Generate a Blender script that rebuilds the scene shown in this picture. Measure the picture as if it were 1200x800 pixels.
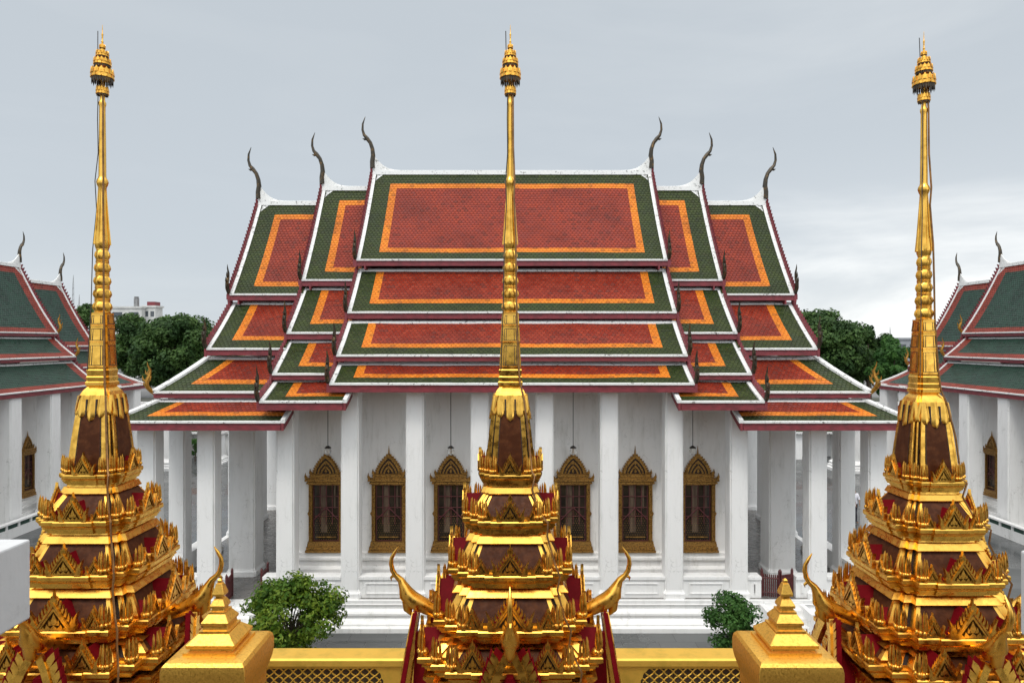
import bpy, bmesh, math, random
from mathutils import Vector, Matrix, noise
R = math.radians
random.seed(7)
H = 9.85                      # camera height above the courtyard; everything is built camera-relative and lifted at the end
sc = bpy.context.scene
for o in list(bpy.data.objects): bpy.data.objects.remove(o)

# ------------------------------------------------------------------ camera, world, sun, exposure
cam_d = bpy.data.cameras.new('camera'); cam = bpy.data.objects.new('camera', cam_d)
sc.collection.objects.link(cam); sc.camera = cam
cam.location = (0, 0, H); cam.rotation_euler = (R(90), 0, 0)
cam_d.sensor_width = 36; cam_d.lens = 24.0; cam_d.clip_end = 5000; cam_d.clip_start = 0.05

SUN_EL, SUN_AZ = 58, 205      # azimuth clockwise from +Y
w = bpy.data.worlds.new('World'); sc.world = w; w.use_nodes = True
nt = w.node_tree; nt.nodes.clear()
def N(nt, t, **k):
    n = nt.nodes.new(t)
    for a, b in k.items(): setattr(n, a, b)
    return n
out = N(nt, 'ShaderNodeOutputWorld'); mixs = N(nt, 'ShaderNodeMixShader')
sky = N(nt, 'ShaderNodeTexSky', sky_type='NISHITA'); sky.sun_disc = False
sky.sun_elevation = R(SUN_EL); sky.sun_rotation = R(SUN_AZ)
b1 = N(nt, 'ShaderNodeBackground'); b1.inputs[1].default_value = 0.06
b2 = N(nt, 'ShaderNodeBackground')
nt.links.new(sky.outputs[0], b1.inputs[0])
tc = N(nt, 'ShaderNodeTexCoord'); sep = N(nt, 'ShaderNodeSeparateXYZ'); nt.links.new(tc.outputs['Generated'], sep.inputs[0])
def math_n(nt, op, a, b=None, c=None, clamp=False):
    n = N(nt, 'ShaderNodeMath', operation=op); n.use_clamp = clamp
    for i, v in enumerate((a, b, c)):
        if v is None: continue
        if isinstance(v, (int, float)): n.inputs[i].default_value = v
        else: nt.links.new(v, n.inputs[i])
    return n.outputs[0]
def mapr(nt, v, a, b, c, d, smooth=True):
    n = N(nt, 'ShaderNodeMapRange'); n.interpolation_type = 'SMOOTHSTEP' if smooth else 'LINEAR'
    nt.links.new(v, n.inputs[0])
    for i, x in enumerate((a, b, c, d)): n.inputs[i+1].default_value = x
    return n.outputs[0]
def mixc(nt, f, a, b, mode='MIX'):
    n = N(nt, 'ShaderNodeMix', data_type='RGBA', blend_type=mode)
    if isinstance(f, (int, float)): n.inputs[0].default_value = f
    else: nt.links.new(f, n.inputs[0])
    for i, v in ((6, a), (7, b)):
        if isinstance(v, (tuple, list)): n.inputs[i].default_value = (*v[:3], 1)
        else: nt.links.new(v, n.inputs[i])
    return n.outputs[2]
mp = N(nt, 'ShaderNodeMapping'); mp.inputs['Scale'].default_value = (1.0, 1.0, 4.2); mp.inputs['Location'].default_value = (0.6, 0.2, 0)
nt.links.new(tc.outputs['Generated'], mp.inputs[0])
nz = N(nt, 'ShaderNodeTexNoise'); nz.inputs['Scale'].default_value = 1.7; nz.inputs['Detail'].default_value = 7; nz.inputs['Roughness'].default_value = .55
nz.inputs['Distortion'].default_value = .35
nt.links.new(mp.outputs[0], nz.inputs[0])
SKY_G = (0.445, 0.487, 0.525)   # grey-blue cloud deck
SKY_W = (0.76, 0.775, 0.775)
# brighter cloud towards the right, low down
bright = mapr(nt, sep.outputs[0], -0.15, 0.55, 0.0, 1.0)
low = mapr(nt, sep.outputs[2], 0.30, -0.02, 0.12, 1.0)
f0 = math_n(nt, 'MULTIPLY', bright, low)
band = mapr(nt, sep.outputs[2], 0.12, 0.0, 0.0, 0.25)
f0 = math_n(nt, 'ADD', f0, band)
nv = mapr(nt, nz.outputs[0], 0.36, 0.64, -0.55, 0.55)
f1 = math_n(nt, 'MULTIPLY', nv, math_n(nt, 'ADD', 0.07, f0))
f = math_n(nt, 'ADD', f0, f1, clamp=True)
scol = mixc(nt, f, SKY_G, SKY_W); scol = mixc(nt, mapr(nt, sep.outputs[2], .42, .8, 0, .85), scol, (.60, .585, .56))
nt.links.new(scol, b2.inputs[0])
zen = mapr(nt, sep.outputs[2], 0.44, 0.85, 1.0, 2.2)          # an overcast sky is brightest overhead
beh = mapr(nt, sep.outputs[1], 0.1, -0.6, 1.0, 1.75)
gnd = mapr(nt, sep.outputs[2], -0.02, -0.1, 1.0, 0.25)
st = math_n(nt, 'MULTIPLY', math_n(nt, 'MULTIPLY', zen, beh), math_n(nt, 'MULTIPLY', gnd, mapr(nt, sep.outputs[2], .02, .42, 1.03, .97)))
nt.links.new(st, b2.inputs[1])
mixs.inputs[0].default_value = 0.92
nt.links.new(b1.outputs[0], mixs.inputs[1]); nt.links.new(b2.outputs[0], mixs.inputs[2]); nt.links.new(mixs.outputs[0], out.inputs[0])

sun_d = bpy.data.lights.new('sun', 'SUN'); sun = bpy.data.objects.new('sun', sun_d); sc.collection.objects.link(sun)
sun_d.energy = 0.8; sun_d.angle = R(14); sun_d.color = (1.0, 0.96, 0.9)
sd = Vector((math.sin(R(SUN_AZ))*math.cos(R(SUN_EL)), math.cos(R(SUN_AZ))*math.cos(R(SUN_EL)), math.sin(R(SUN_EL))))
sun.rotation_euler = sd.to_track_quat('Z', 'Y').to_euler(); sun.location = (0, 0, 60)
sc.view_settings.view_transform = 'Standard'; sc.view_settings.look = 'None'; sc.view_settings.gamma = 1
sc.view_settings.use_curve_mapping = False
sc.view_settings.exposure = 0.46

# ------------------------------------------------------------------ materials
def mat(name, col, rough=.5, metal=0.0, spec=.5):
    m = bpy.data.materials.new(name); m.use_nodes = True
    b = m.node_tree.nodes['Principled BSDF']
    b.inputs['Base Color'].default_value = (*col, 1); b.inputs['Roughness'].default_value = rough
    b.inputs['Metallic'].default_value = metal; b.inputs['Specular IOR Level'].default_value = spec
    return m, m.node_tree, b
def objco(nt, scale=(1, 1, 1)):
    t = N(nt, 'ShaderNodeTexCoord'); mpn = N(nt, 'ShaderNodeMapping'); mpn.inputs['Scale'].default_value = scale
    nt.links.new(t.outputs['Object'], mpn.inputs[0]); return mpn.outputs[0]
def noise_n(nt, vec, scale, detail=5, rough=.55):
    n = N(nt, 'ShaderNodeTexNoise'); n.inputs['Scale'].default_value = scale; n.inputs['Detail'].default_value = detail
    n.inputs['Roughness'].default_value = rough
    nt.links.new(vec, n.inputs[0]); return n.outputs[0]
def bump(nt, b, h, strength, dist):
    n = N(nt, 'ShaderNodeBump'); n.inputs['Strength'].default_value = strength; n.inputs['Distance'].default_value = dist
    nt.links.new(h, n.inputs['Height']); nt.links.new(n.outputs[0], b.inputs['Normal'])
def mottled(name, c1, c2, scale=3, rough=.5, metal=0, lo=.35, hi=.65, bmp=0.0, bscale=20, stretch=(1, 1, 1), r2=None, spec=.5, bd=.02):
    m, t, b = mat(name, c1, rough, metal, spec); v = objco(t, stretch)
    n1 = noise_n(t, v, scale, 8, .62); f = mapr(t, n1, lo, hi, 0, 1)
    t.links.new(mixc(t, f, c1, c2), b.inputs['Base Color'])
    if r2 is not None:
        n2 = noise_n(t, v, scale*2.3, 4); t.links.new(mapr(t, n2, .35, .65, rough, r2), b.inputs['Roughness'])
    if bmp: bump(t, b, noise_n(t, v, bscale, 4), bmp, bd)
    return m
GOLD = mottled('gold_leaf', (0.90, 0.515, 0.095), (0.50, 0.25, 0.035), 4, .22, 1, .46, .80, .18, 5, r2=.40, bd=.010)
GOLDO = mottled('carved_gold', (0.86, 0.475, 0.085), (0.30, 0.14, 0.02), 9, .26, 1, .42, .74, .2, 30, r2=.44, bd=.006)
GOLDM = mottled('gold_painted_cap', (0.90, 0.53, 0.10), (0.52, 0.27, 0.04), 30, .34, .9, .45, .80, .55, 80, r2=.5, bd=.005)
GOLDP = mottled('gold_painted_parapet', (0.88, 0.55, 0.09), (0.70, 0.46, 0.07), 2.5, .42, .55, .45, .7, .2, 30, bd=.01)
OXIDE = mottled('dark_red_metal_panel', (0.055, 0.015, 0.004), (0.10, 0.032, 0.010), 7, .45, .0, .4, .7, .25, 12, r2=.6, bd=.02, spec=.15)
SLOT = mottled('dark_groove', (0.02, 0.010, 0.006), (0.035, 0.016, 0.01), 9, .6)
MAROON = mottled('maroon_paint', (0.13, 0.002, 0.005), (0.17, 0.004, 0.008), 6, .6, 0, .3, .7, .1, 30, spec=.08)
BOARD = mottled('maroon_board', (0.22, 0.032, 0.042), (0.13, 0.022, 0.028), 4, .5, 0, .35, .7, .15, 30, (1, 1, 2))
BRONZE = mottled('dark_finial', (0.040, 0.032, 0.020), (0.20, 0.11, 0.03), 6, .45, .35, .5, .75, .4, 30)
FINGOLD = mottled('aged_gilt_finial', (0.42, 0.22, 0.04), (0.10, 0.06, 0.03), 5, .4, .8, .5, .7, .4, 30)
WINGOLD = mottled('aged_gilt_carving', (0.46, 0.25, 0.06), (0.10, 0.05, 0.014), 20, .38, .6, .42, .66, .9, 45, bd=.02)
WOODM = mottled('maroon_lattice', (0.17, 0.045, 0.05), (0.10, 0.03, 0.03), 8, .5)
DARKG = mottled('dark_window_glass', (0.022, 0.018, 0.015), (0.045, 0.035, 0.025), 3, .12)
CURT = mottled('brown_curtain', (0.16, 0.11, 0.07), (0.07, 0.045, 0.03), 4, .7, stretch=(6, 6, .3))
COPPER = mottled('copper_strap', (0.30, 0.15, 0.05), (0.16, 0.08, 0.03), 8, .45, .6)
CABLE = mottled('black_cable', (0.03, 0.028, 0.025), (0.05, 0.04, 0.035), 8, .5)

def white_paint(name, base=(0.79, 0.80, 0.80), dirt=(0.60, 0.60, 0.58), streak=.5, rough=.55):
    m, t, b = mat(name, base, rough); v = objco(t, (1, 1, .16)); v2 = objco(t)
    n1 = noise_n(t, v, 5, 8, .7); n2 = noise_n(t, v2, .9, 6, .6)
    f = math_n(t, 'MULTIPLY', mapr(t, n1, .45, .78, 0, streak), mapr(t, n2, .35, .65, .35, 1))
    c = mixc(t, f, base, dirt)
    vo = N(t, 'ShaderNodeTexVoronoi', feature='DISTANCE_TO_EDGE'); vo.inputs['Scale'].default_value = 1.1
    wv = N(t, 'ShaderNodeVectorMath', operation='ADD'); t.links.new(v2, wv.inputs[0])
    nn = N(t, 'ShaderNodeTexNoise'); nn.inputs['Scale'].default_value = 3; t.links.new(v2, nn.inputs[0]); t.links.new(nn.outputs[1], wv.inputs[1]); t.links.new(wv.outputs[0], vo.inputs[0])
    cr = math_n(t, 'MULTIPLY', mapr(t, vo.outputs[0], .012, .0, 0, .5), mapr(t, n2, .50, .62, 0, 1))
    c = mixc(t, cr, c, tuple(x*.6 for x in dirt))
    n3 = noise_n(t, v2, 2.2, 9, .75); f3 = mapr(t, n3, .60, .78, 0, .5*streak)
    t.links.new(mixc(t, f3, c, tuple(x*.75 for x in dirt)), b.inputs['Base Color'])
    bump(t, b, noise_n(t, v2, 7, 6), .15, .02)
    return m
WHITE = white_paint('white_limewash', (0.84, 0.84, 0.83), (0.52, 0.52, 0.49), .65)
WALLW = white_paint('stained_limewash', (0.88, 0.87, 0.85), (0.60, 0.59, 0.55), .9)
TRIM = None
def trim_mat():      # white roof mortar with dark lichen specks
    m, t, b = mat('white_roof_mortar', (.8, .8, .8), .6); v = objco(t)
    n1 = noise_n(t, v, 9, 6, .7); f = mapr(t, n1, .54, .62, 0, .9)
    n2 = noise_n(t, v, 1.3, 3); f = math_n(t, 'MULTIPLY', f, mapr(t, n2, .40, .62, .1, 1))
    t.links.new(mixc(t, f, (.70, .71, .70), (.07, .07, .06)), b.inputs['Base Color'])
    bump(t, b, n1, .3, .02); return m
TRIM = trim_mat()

def tile_mat(name, c1, c2, rough=.28, tw=.155, th=.135, gap=.6, moss=None):
    """overlapping pointed scales laid in offset courses, from the UV map in metres"""
    m, t, b = mat(name, c1, rough, spec=.24)
    uv = N(t, 'ShaderNodeUVMap'); s = N(t, 'ShaderNodeSeparateXYZ'); t.links.new(uv.outputs[0], s.inputs[0])
    v = math_n(t, 'DIVIDE', s.outputs[1], th); row = math_n(t, 'FLOOR', v)
    off = math_n(t, 'MULTIPLY', math_n(t, 'MODULO', row, 2.0), .5)
    u = math_n(t, 'ADD', math_n(t, 'DIVIDE', s.outputs[0], tw), off)
    fu = math_n(t, 'ABSOLUTE', math_n(t, 'SUBTRACT', math_n(t, 'FRACT', u), .5)); fv = math_n(t, 'FRACT', v)
    # pointed tip: depth of this scale against its lower tip line
    tip = math_n(t, 'SUBTRACT', fv, math_n(t, 'MULTIPLY', fu, 1.1))
    edge = mapr(t, tip, -.10, .20, 0, 1)
    side = mapr(t, fu, .5, .42, 0, 1)
    hgt = math_n(t, 'MULTIPLY', math_n(t, 'MULTIPLY', edge, side), math_n(t, 'SUBTRACT', 1.25, fv))
    cb = N(t, 'ShaderNodeCombineXYZ'); t.links.new(math_n(t, 'FLOOR', u), cb.inputs[0]); t.links.new(row, cb.inputs[1])
    wn = N(t, 'ShaderNodeTexWhiteNoise', noise_dimensions='2D'); t.links.new(cb.outputs[0], wn.inputs[0])
    big = noise_n(t, uv.outputs[0], .55, 6, .65)
    col = mixc(t, math_n(t, 'MULTIPLY', wn.outputs[0], .75), c1, c2)
    col = mixc(t, mapr(t, big, .40, .68, 0, .7), col, tuple(x*.55 for x in c1))
    old = math_n(t, 'MULTIPLY', math_n(t, 'GREATER_THAN', wn.outputs[0], .93), .6)
    col = mixc(t, old, col, tuple(x*.35+.01 for x in c1))
    if moss:
        mo = noise_n(t, uv.outputs[0], 3.2, 7, .8)
        col = mixc(t, mapr(t, mo, .50, .64, 0, .8), col, moss)
    joint_shade = math_n(t, 'SUBTRACT', 1.0, math_n(t, 'MULTIPLY', edge, mapr(t, fu, .5, .46, .3, 1)))
    col = mixc(t, math_n(t, 'MULTIPLY', joint_shade, gap), col, tuple(x*.28+.006 for x in c1))  # shade between the overlapping scales, painted into the tile colour
    t.links.new(col, b.inputs['Base Color'])
    t.links.new(math_n(t, 'ADD', mapr(t, wn.outputs[0], 0, 1, rough-.08, rough+.12, False), math_n(t, 'MULTIPLY', joint_shade, .3)), b.inputs['Roughness'])
    tilt = math_n(t, 'MULTIPLY', wn.outputs[0], math_n(t, 'MULTIPLY', fv, .5))
    bump(t, b, math_n(t, 'ADD', hgt, tilt), .75, .035)
    return m
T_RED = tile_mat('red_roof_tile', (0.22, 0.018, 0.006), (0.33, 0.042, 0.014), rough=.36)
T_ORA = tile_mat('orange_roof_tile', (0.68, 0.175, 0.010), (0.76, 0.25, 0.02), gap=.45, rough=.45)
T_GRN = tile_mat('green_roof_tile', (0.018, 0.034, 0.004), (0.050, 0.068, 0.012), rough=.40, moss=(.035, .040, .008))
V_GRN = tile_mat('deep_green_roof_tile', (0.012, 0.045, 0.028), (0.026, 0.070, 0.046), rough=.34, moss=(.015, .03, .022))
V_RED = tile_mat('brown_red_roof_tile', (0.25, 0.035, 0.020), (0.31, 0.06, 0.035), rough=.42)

def paving():
    m, t, b = mat('wet_stone_paving', (.2, .2, .2), .25); v = objco(t)
    br = N(t, 'ShaderNodeTexBrick'); br.offset = .5
    br.inputs['Scale'].default_value = 1.0; br.inputs['Brick Width'].default_value = 1.2; br.inputs['Row Height'].default_value = .8
    br.inputs['Mortar Size'].default_value = .01; br.inputs['Color1'].default_value = (.075, .08, .08, 1)
    br.inputs['Color2'].default_value = (.115, .12, .12, 1); br.inputs['Mortar'].default_value = (.04, .04, .04, 1)
    t.links.new(v, br.inputs[0])
    n1 = noise_n(t, v, .35, 7, .6); c = mixc(t, mapr(t, n1, .38, .62, 0, .6), br.outputs[0], (.045, .048, .05))
    t.links.new(c, b.inputs['Base Color'])
    t.links.new(mapr(t, n1, .35, .65, .42, .13), b.inputs['Roughness'])
    bump(t, b, br.outputs['Fac'], .3, -.01); return m
PAVE = paving()
def leaf_mat(name, c1, c2, c3, sc_=.5):
    m, t, b = mat(name, c1, .6, spec=.25); g = N(t, 'ShaderNodeNewGeometry'); v = objco(t)
    r = g.outputs['Random Per Island']; n1 = noise_n(t, v, sc_, 4)
    c = mixc(t, r, c1, c2); c = mixc(t, mapr(t, n1, .42, .62, 0, .8), c, c3)
    t.links.new(c, b.inputs['Base Color'])
    tr = N(t, 'ShaderNodeBsdfTranslucent'); t.links.new(c, tr.inputs[0]); mx = N(t, 'ShaderNodeMixShader'); mx.inputs[0].default_value = .25
    o = t.nodes['Material Output']; t.links.new(b.outputs[0], mx.inputs[1]); t.links.new(tr.outputs[0], mx.inputs[2]); t.links.new(mx.outputs[0], o.inputs[0])
    return m
LEAF_D = leaf_mat('dark_leaves', (.034, .082, .018), (.080, .145, .034), (.018, .050, .014), .28)
LEAF_B = leaf_mat('fresh_leaves', (.065, .15, .010), (.20, .27, .025), (.028, .085, .008), 1.3)
LEAF_M = leaf_mat('mid_green_leaves', (.040, .120, .022), (.075, .17, .035), (.022, .07, .016), .4)
BARK = mottled('bark', (.07, .05, .035), (.12, .09, .065), 6, .8, bmp=.5, bscale=20)
CONC = mottled('pale_concrete', (.62, .62, .60), (.48, .48, .46), .3, .7)
GREYC = mottled('grey_concrete', (.30, .31, .33), (.22, .23, .25), .3, .7)
GLASS = mottled('far_glass', (.05, .06, .07), (.08, .09, .1), .5, .2)
BLUE = mottled('blue_awning', (.08, .18, .30), (.10, .22, .34), 2, .6)
METAL = mottled('grey_steel', (.3, .3, .3), (.2, .2, .2), 2, .5, .5)
FLOORW = mottled('weathered_terrace', (.16, .13, .10), (.09, .07, .06), 1.2, .5, bmp=.2)
LEDGE = white_paint('grey_white_ledge', (0.60, 0.61, 0.62), (0.36, 0.36, 0.36), .9)
SOIL = mottled('city_ground', (.07, .075, .05), (.13, .125, .115), .05, .85)
GRNCER = mottled('green_glazed_grille', (.012, .05, .035), (.02, .07, .05), 6, .3)
BACKP = mottled('dull_brown_panel', (.13, .10, .07), (.08, .06, .045), 3, .6)
DGATE = mottled('dark_maroon_gate', (0.07, 0.012, 0.014), (0.10, 0.02, 0.02), 6, .5)
UNSEEN_TOWER = mottled('darkened_tower_render', (.12, .075, .045), (.05, .03, .02), .8, .6)

# ------------------------------------------------------------------ mesh helpers
class MB:
    def __init__(s): s.v = []; s.f = []; s.m = []; s.uv = []; s.use_uv = False
    def face(s, idx, mi=0, uv=None):
        s.f.append(tuple(idx)); s.m.append(mi); s.uv.append(uv)
        if uv: s.use_uv = True
    def add(s, pts): i = len(s.v); s.v.extend([tuple(p) for p in pts]); return list(range(i, i+len(pts)))
    def quad(s, pts, mi=0, uv=None): s.face(s.add(pts), mi, uv)
    def box(s, x0, x1, y0, y1, z0, z1, mi=0):
        x0, x1 = min(x0, x1), max(x0, x1); y0, y1 = min(y0, y1), max(y0, y1); z0, z1 = min(z0, z1), max(z0, z1)
        i = s.add([(x0, y0, z0), (x1, y0, z0), (x1, y1, z0), (x0, y1, z0), (x0, y0, z1), (x1, y0, z1), (x1, y1, z1), (x0, y1, z1)])
        for q in ((0, 3, 2, 1), (4, 5, 6, 7), (0, 1, 5, 4), (1, 2, 6, 5), (2, 3, 7, 6), (3, 0, 4, 7)): s.face([i[k] for k in q], mi)
    def loft(s, rings, mi=0, cap=True, closed=True):
        n = len(rings[0]); ids = [s.add(r) for r in rings]
        for a, b in zip(ids[:-1], ids[1:]):
            for k in range(n if closed else n-1):
                j = (k+1) % n; s.face((a[k], a[j], b[j], b[k]), mi)
        if cap and closed: s.face(ids[0][::-1], mi); s.face(ids[-1], mi)
    def lathe(s, prof, cx=0, cy=0, n=12, mi=0, cap=True):
        s.loft([[(cx+r*math.cos(2*math.pi*k/n), cy+r*math.sin(2*math.pi*k/n), z) for k in range(n)] for r, z in prof], mi, cap)
    def tube(s, path, rad, n=6, mi=0, flat=1.0):
        path = [Vector(p) for p in path]
        if not hasattr(rad, '__len__'): rad = [rad]*len(path)
        rings = []; up = Vector((0, 0, 1)); side = None
        for i, p in enumerate(path):
            t = (path[min(i+1, len(path)-1)]-path[max(i-1, 0)]).normalized()
            if side is None:
                side = t.cross(up)
                if side.length < .05: side = t.cross(Vector((1, 0, 0)))
            side = (side - t*side.dot(t)).normalized(); o = t.cross(side)
            rings.append([p + side*(rad[i]*math.cos(2*math.pi*k/n)) + o*(rad[i]*flat*math.sin(2*math.pi*k/n)) for k in range(n)])
        s.loft(rings, mi)
    def prism(s, poly, f, d0, d1, mi=0):
        """poly 2-D outline; f(p, q, d) -> 3-D; extruded from d0 to d1"""
        a = s.add([f(p, q, d0) for p, q in poly]); b = s.add([f(p, q, d1) for p, q in poly]); n = len(poly)
        s.face(a[::-1], mi); s.face(b, mi)
        for k in range(n): j = (k+1) % n; s.face((a[k], a[j], b[j], b[k]), mi)
    def mesh(s, name, mats, smooth=None, off=(0, 0, 0)):
        me = bpy.data.meshes.new(name)
        me.from_pydata([(v[0]-off[0], v[1]-off[1], v[2]-off[2]) for v in s.v], [], s.f)
        for m_ in (mats if isinstance(mats, (list, tuple)) else [mats]): me.materials.append(m_)
        me.polygons.foreach_set('material_index', s.m)
        if s.use_uv:
            ul = me.uv_layers.new(name='UVMap'); k = 0
            for p, uv in zip(me.polygons, s.uv):
                for j in range(len(p.vertices)):
                    ul.data[k].uv = uv[j] if uv else (0, 0); k += 1
        bm = bmesh.new(); bm.from_mesh(me)
        bmesh.ops.dissolve_degenerate(bm, dist=1e-5, edges=bm.edges)
        if not s.use_uv: bmesh.ops.recalc_face_normals(bm, faces=bm.faces)
        bm.to_mesh(me); bm.free()
        if smooth:
            me.polygons.foreach_set('use_smooth', [True]*len(me.polygons)); me.set_sharp_from_angle(angle=R(smooth))
        me.update(); return me
    def build(s, name, mats, parent=None, smooth=None, local=False):
        off = (0, 0, 0)
        if parent is not None and not local:
            p = parent
            while p.parent: p = p.parent
            off = tuple(p.location)
        return link(name, s.mesh(name, mats, smooth, off), parent)
def link(name, me, parent=None, loc=(0, 0, 0), rz=0):
    o = bpy.data.objects.new(name, me); sc.collection.objects.link(o)
    if parent is not None: o.parent = parent
    o.location = loc; o.rotation_euler = (0, 0, rz); return o
def thing(name, label, cat, loc=(0, 0, 0), group=None, rz=0):
    o = link(name, None, None, loc, rz); tag(o, label, cat, group); return o
def tag(o, label=None, cat=None, group=None, kind=None):
    if label: o['label'] = label
    if cat: o['category'] = cat
    if group: o['group'] = group
    if kind: o['kind'] = kind
    return o
def structure(name, mb, m, **k):
    o = mb.build(name, m, None, **k); o['kind'] = 'structure'; return o
def copy_tree(o, parent=None):
    c = o.copy(); sc.collection.objects.link(c); c.parent = parent
    for ch in list(o.children): copy_tree(ch, c)
    return c
def P(px, py, Y): return Vector(((px-600)/800*Y, Y, (400-py)/800*Y))

# ------------------------------------------------------------------ ground
g = MB(); g.quad([(-1500, -300, -H-.03), (1500, -300, -H-.03), (1500, 2500, -H-.03), (-1500, 2500, -H-.03)])
structure('ground', g, SOIL)
g = MB(); g.quad([(-60, 8, -H), (60, 8, -H), (60, 62, -H), (-60, 62, -H)])
structure('courtyard_paving', g, PAVE)
g = MB(); g.quad([(-400, 120, -H-.015), (400, 120, -H-.015), (400, 260, -H-.015), (-400, 260, -H-.015)])
structure('road', g, mottled('grey_asphalt', (.10, .10, .10), (.16, .16, .16), .1, .7))

# ------------------------------------------------------------------ roofs
def lerp(a, b, t): return a+(b-a)*t
def tier_pts(t, n=6):
    """profile points from ridge side to eave with a slight sag"""
    (b0, z0), (b1, z1), sag = t
    return [(lerp(b0, b1, k/n), lerp(z0, z1, k/n) - sag*4*(k/n)*(1-k/n)) for k in range(n+1)]

def slope_panel(mb, F, tier, A0, A1, gs, gb, os_, ob, top, gs_in=None):
    """one pitch of tiles: F(a,b,z); A0(t), A1(t) inner and outer edge along the ridge for t=0 top..1 eave.
    gs/gb green at side/bottom, os_/ob orange band, top = green+orange at top too"""
    (b0, z0), (b1, z1), sag = tier
    L = math.hypot(b1-b0, z1-z0)
    pos = lambda t: (lerp(b0, b1, t), lerp(z0, z1, t) - sag*4*t*(1-t))
    # v measured from eave up
    vs = [0, gb, gb+ob]
    if top: vs += [L-gb*1.3-ob, L-gb*1.3, L]
    else: vs += [L]
    rows = []
    for i in range(len(vs)-1):
        n = max(1, int((vs[i+1]-vs[i])/.55))
        for k in range(n): rows.append((lerp(vs[i], vs[i+1], k/n), lerp(vs[i], vs[i+1], (k+1)/n), i))
    for v0, v1, ri in rows:
        edge_row = (ri == 0) or (top and ri == 4)
        ora_row = (ri == 1) or (top and ri == 3)
        def cols(v):
            t = 1-v/L; i0, o1 = A0(t), A1(t); sgn = 1 if o1 > i0 else -1
            c = [i0]
            mid = []
            if gs_in is not None: c += [i0+sgn*gs_in, i0+sgn*(gs_in+os_)]
            e_ = o1-sgn*(gs+os_); k_ = max(1, int(abs(A1(0)-A0(0))/1.0)); c += [lerp(c[-1], e_, q_/k_) for q_ in range(1, k_)]
            c += [e_, o1-sgn*gs, o1]
            return c
        c0, c1 = cols(v0), cols(v1); nc = len(c0)-1
        p0, p1 = pos(1-v0/L), pos(1-v1/L)
        for j in range(nc):
            jo = nc-1-j                                        # 0 = outer green, 1 = outer orange
            ji = j if gs_in is not None else 9
            if edge_row or jo == 0 or ji == 0: mi = 0
            elif ora_row or jo == 1 or ji == 1: mi = 1
            else: mi = 2
            q = [(c0[j], *p0), (c0[j+1], *p0), (c1[j+1], *p1), (c1[j], *p1)]
            uv = [(c0[j], v0), (c0[j+1], v0), (c1[j+1], v1), (c1[j], v1)]
            pq = [Vector(F(x[0], x[1], x[2]+.028*noise.noise((x[0]*.7, x[1]*1.1, z0)))) for x in q]
            if (pq[1]-pq[0]).cross(pq[2]-pq[0]).z < 0: pq.reverse(); uv = uv[::-1]
            mb.quad(pq, mi, uv)
            # under side
            mb.quad([p_-Vector((0, 0, .10)) for p_ in pq[::-1]], 3, [(0, 0)]*4)

def sweep_a(mb, F, pts, a0, a1, lo, hi, mi=0):
    """board along a profile: between a0 and a1 across, from z+lo to z+hi"""
    mb.loft([[F(a0, b, z+lo), F(a1, b, z+lo), F(a1, b, z+hi), F(a0, b, z+hi)] for b, z in pts], mi)
def sweep_pts(mb, pts, wdir, w, lo, hi, mi=0):
    wd = Vector(wdir)*w*.5
    mb.loft([[Vector(p)-wd+Vector((0, 0, lo)), Vector(p)+wd+Vector((0, 0, lo)), Vector(p)+wd+Vector((0, 0, hi)), Vector(p)-wd+Vector((0, 0, hi))] for p in pts], mi)

def flame_tail(F, a, b, z, s=1.0, diag=None):
    """the upturned tail finial at a gable's foot: a tapering curved blade with barbs"""
    mb = MB(); path = [(0, -.15), (.16, .0), (.30, .16), (.33, .36), (.24, .56), (.20, .74), (.28, .92), (.30, 1.06)]
    rad = [.06, .08, .08, .07, .06, .042, .025, .006]
    if diag: PT = lambda u, q: F(a+diag*u*s, b+u*s*.75, z+q*s)
    else: PT = lambda u, q: F(a, b+u*s, z+q*s)
    mb.tube([PT(*p) for p in path], [r*s for r in rad], 6)
    for k, (u, q) in enumerate([(.30, .16), (.33, .36), (.24, .56)]):
        mb.tube([PT(u, q), PT(u+.10, q+.08), PT(u+.12, q+.22)], [.05*s, .035*s, .004*s], 5)
    return mb
def horn(F, a, z, s=1.0):
    """the slender S-curved horn finial on a ridge end, pointing outward along +a"""
    mb = MB(); path = [(-.02, -.35), (.0, -.05), (-.03, .22), (.0, .50), (.09, .77), (.24, .97), (.37, 1.12), (.44, 1.35), (.43, 1.62), (.32, 1.93)]
    rad = [.17, .15, .135, .12, .11, .12, .09, .07, .055, .012]
    mb.tube([F(a+u*s, 0, z+q*s) for u, q in path], [r*s for r in rad], 7, flat=.75)
    mb.tube([F(a+.22*s, 0, z+.98*s), F(a+.36*s, 0, z+.93*s), F(a+.45*s, 0, z+.97*s)], [.08*s, .05*s, .006*s], 5)
    return mb

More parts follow.
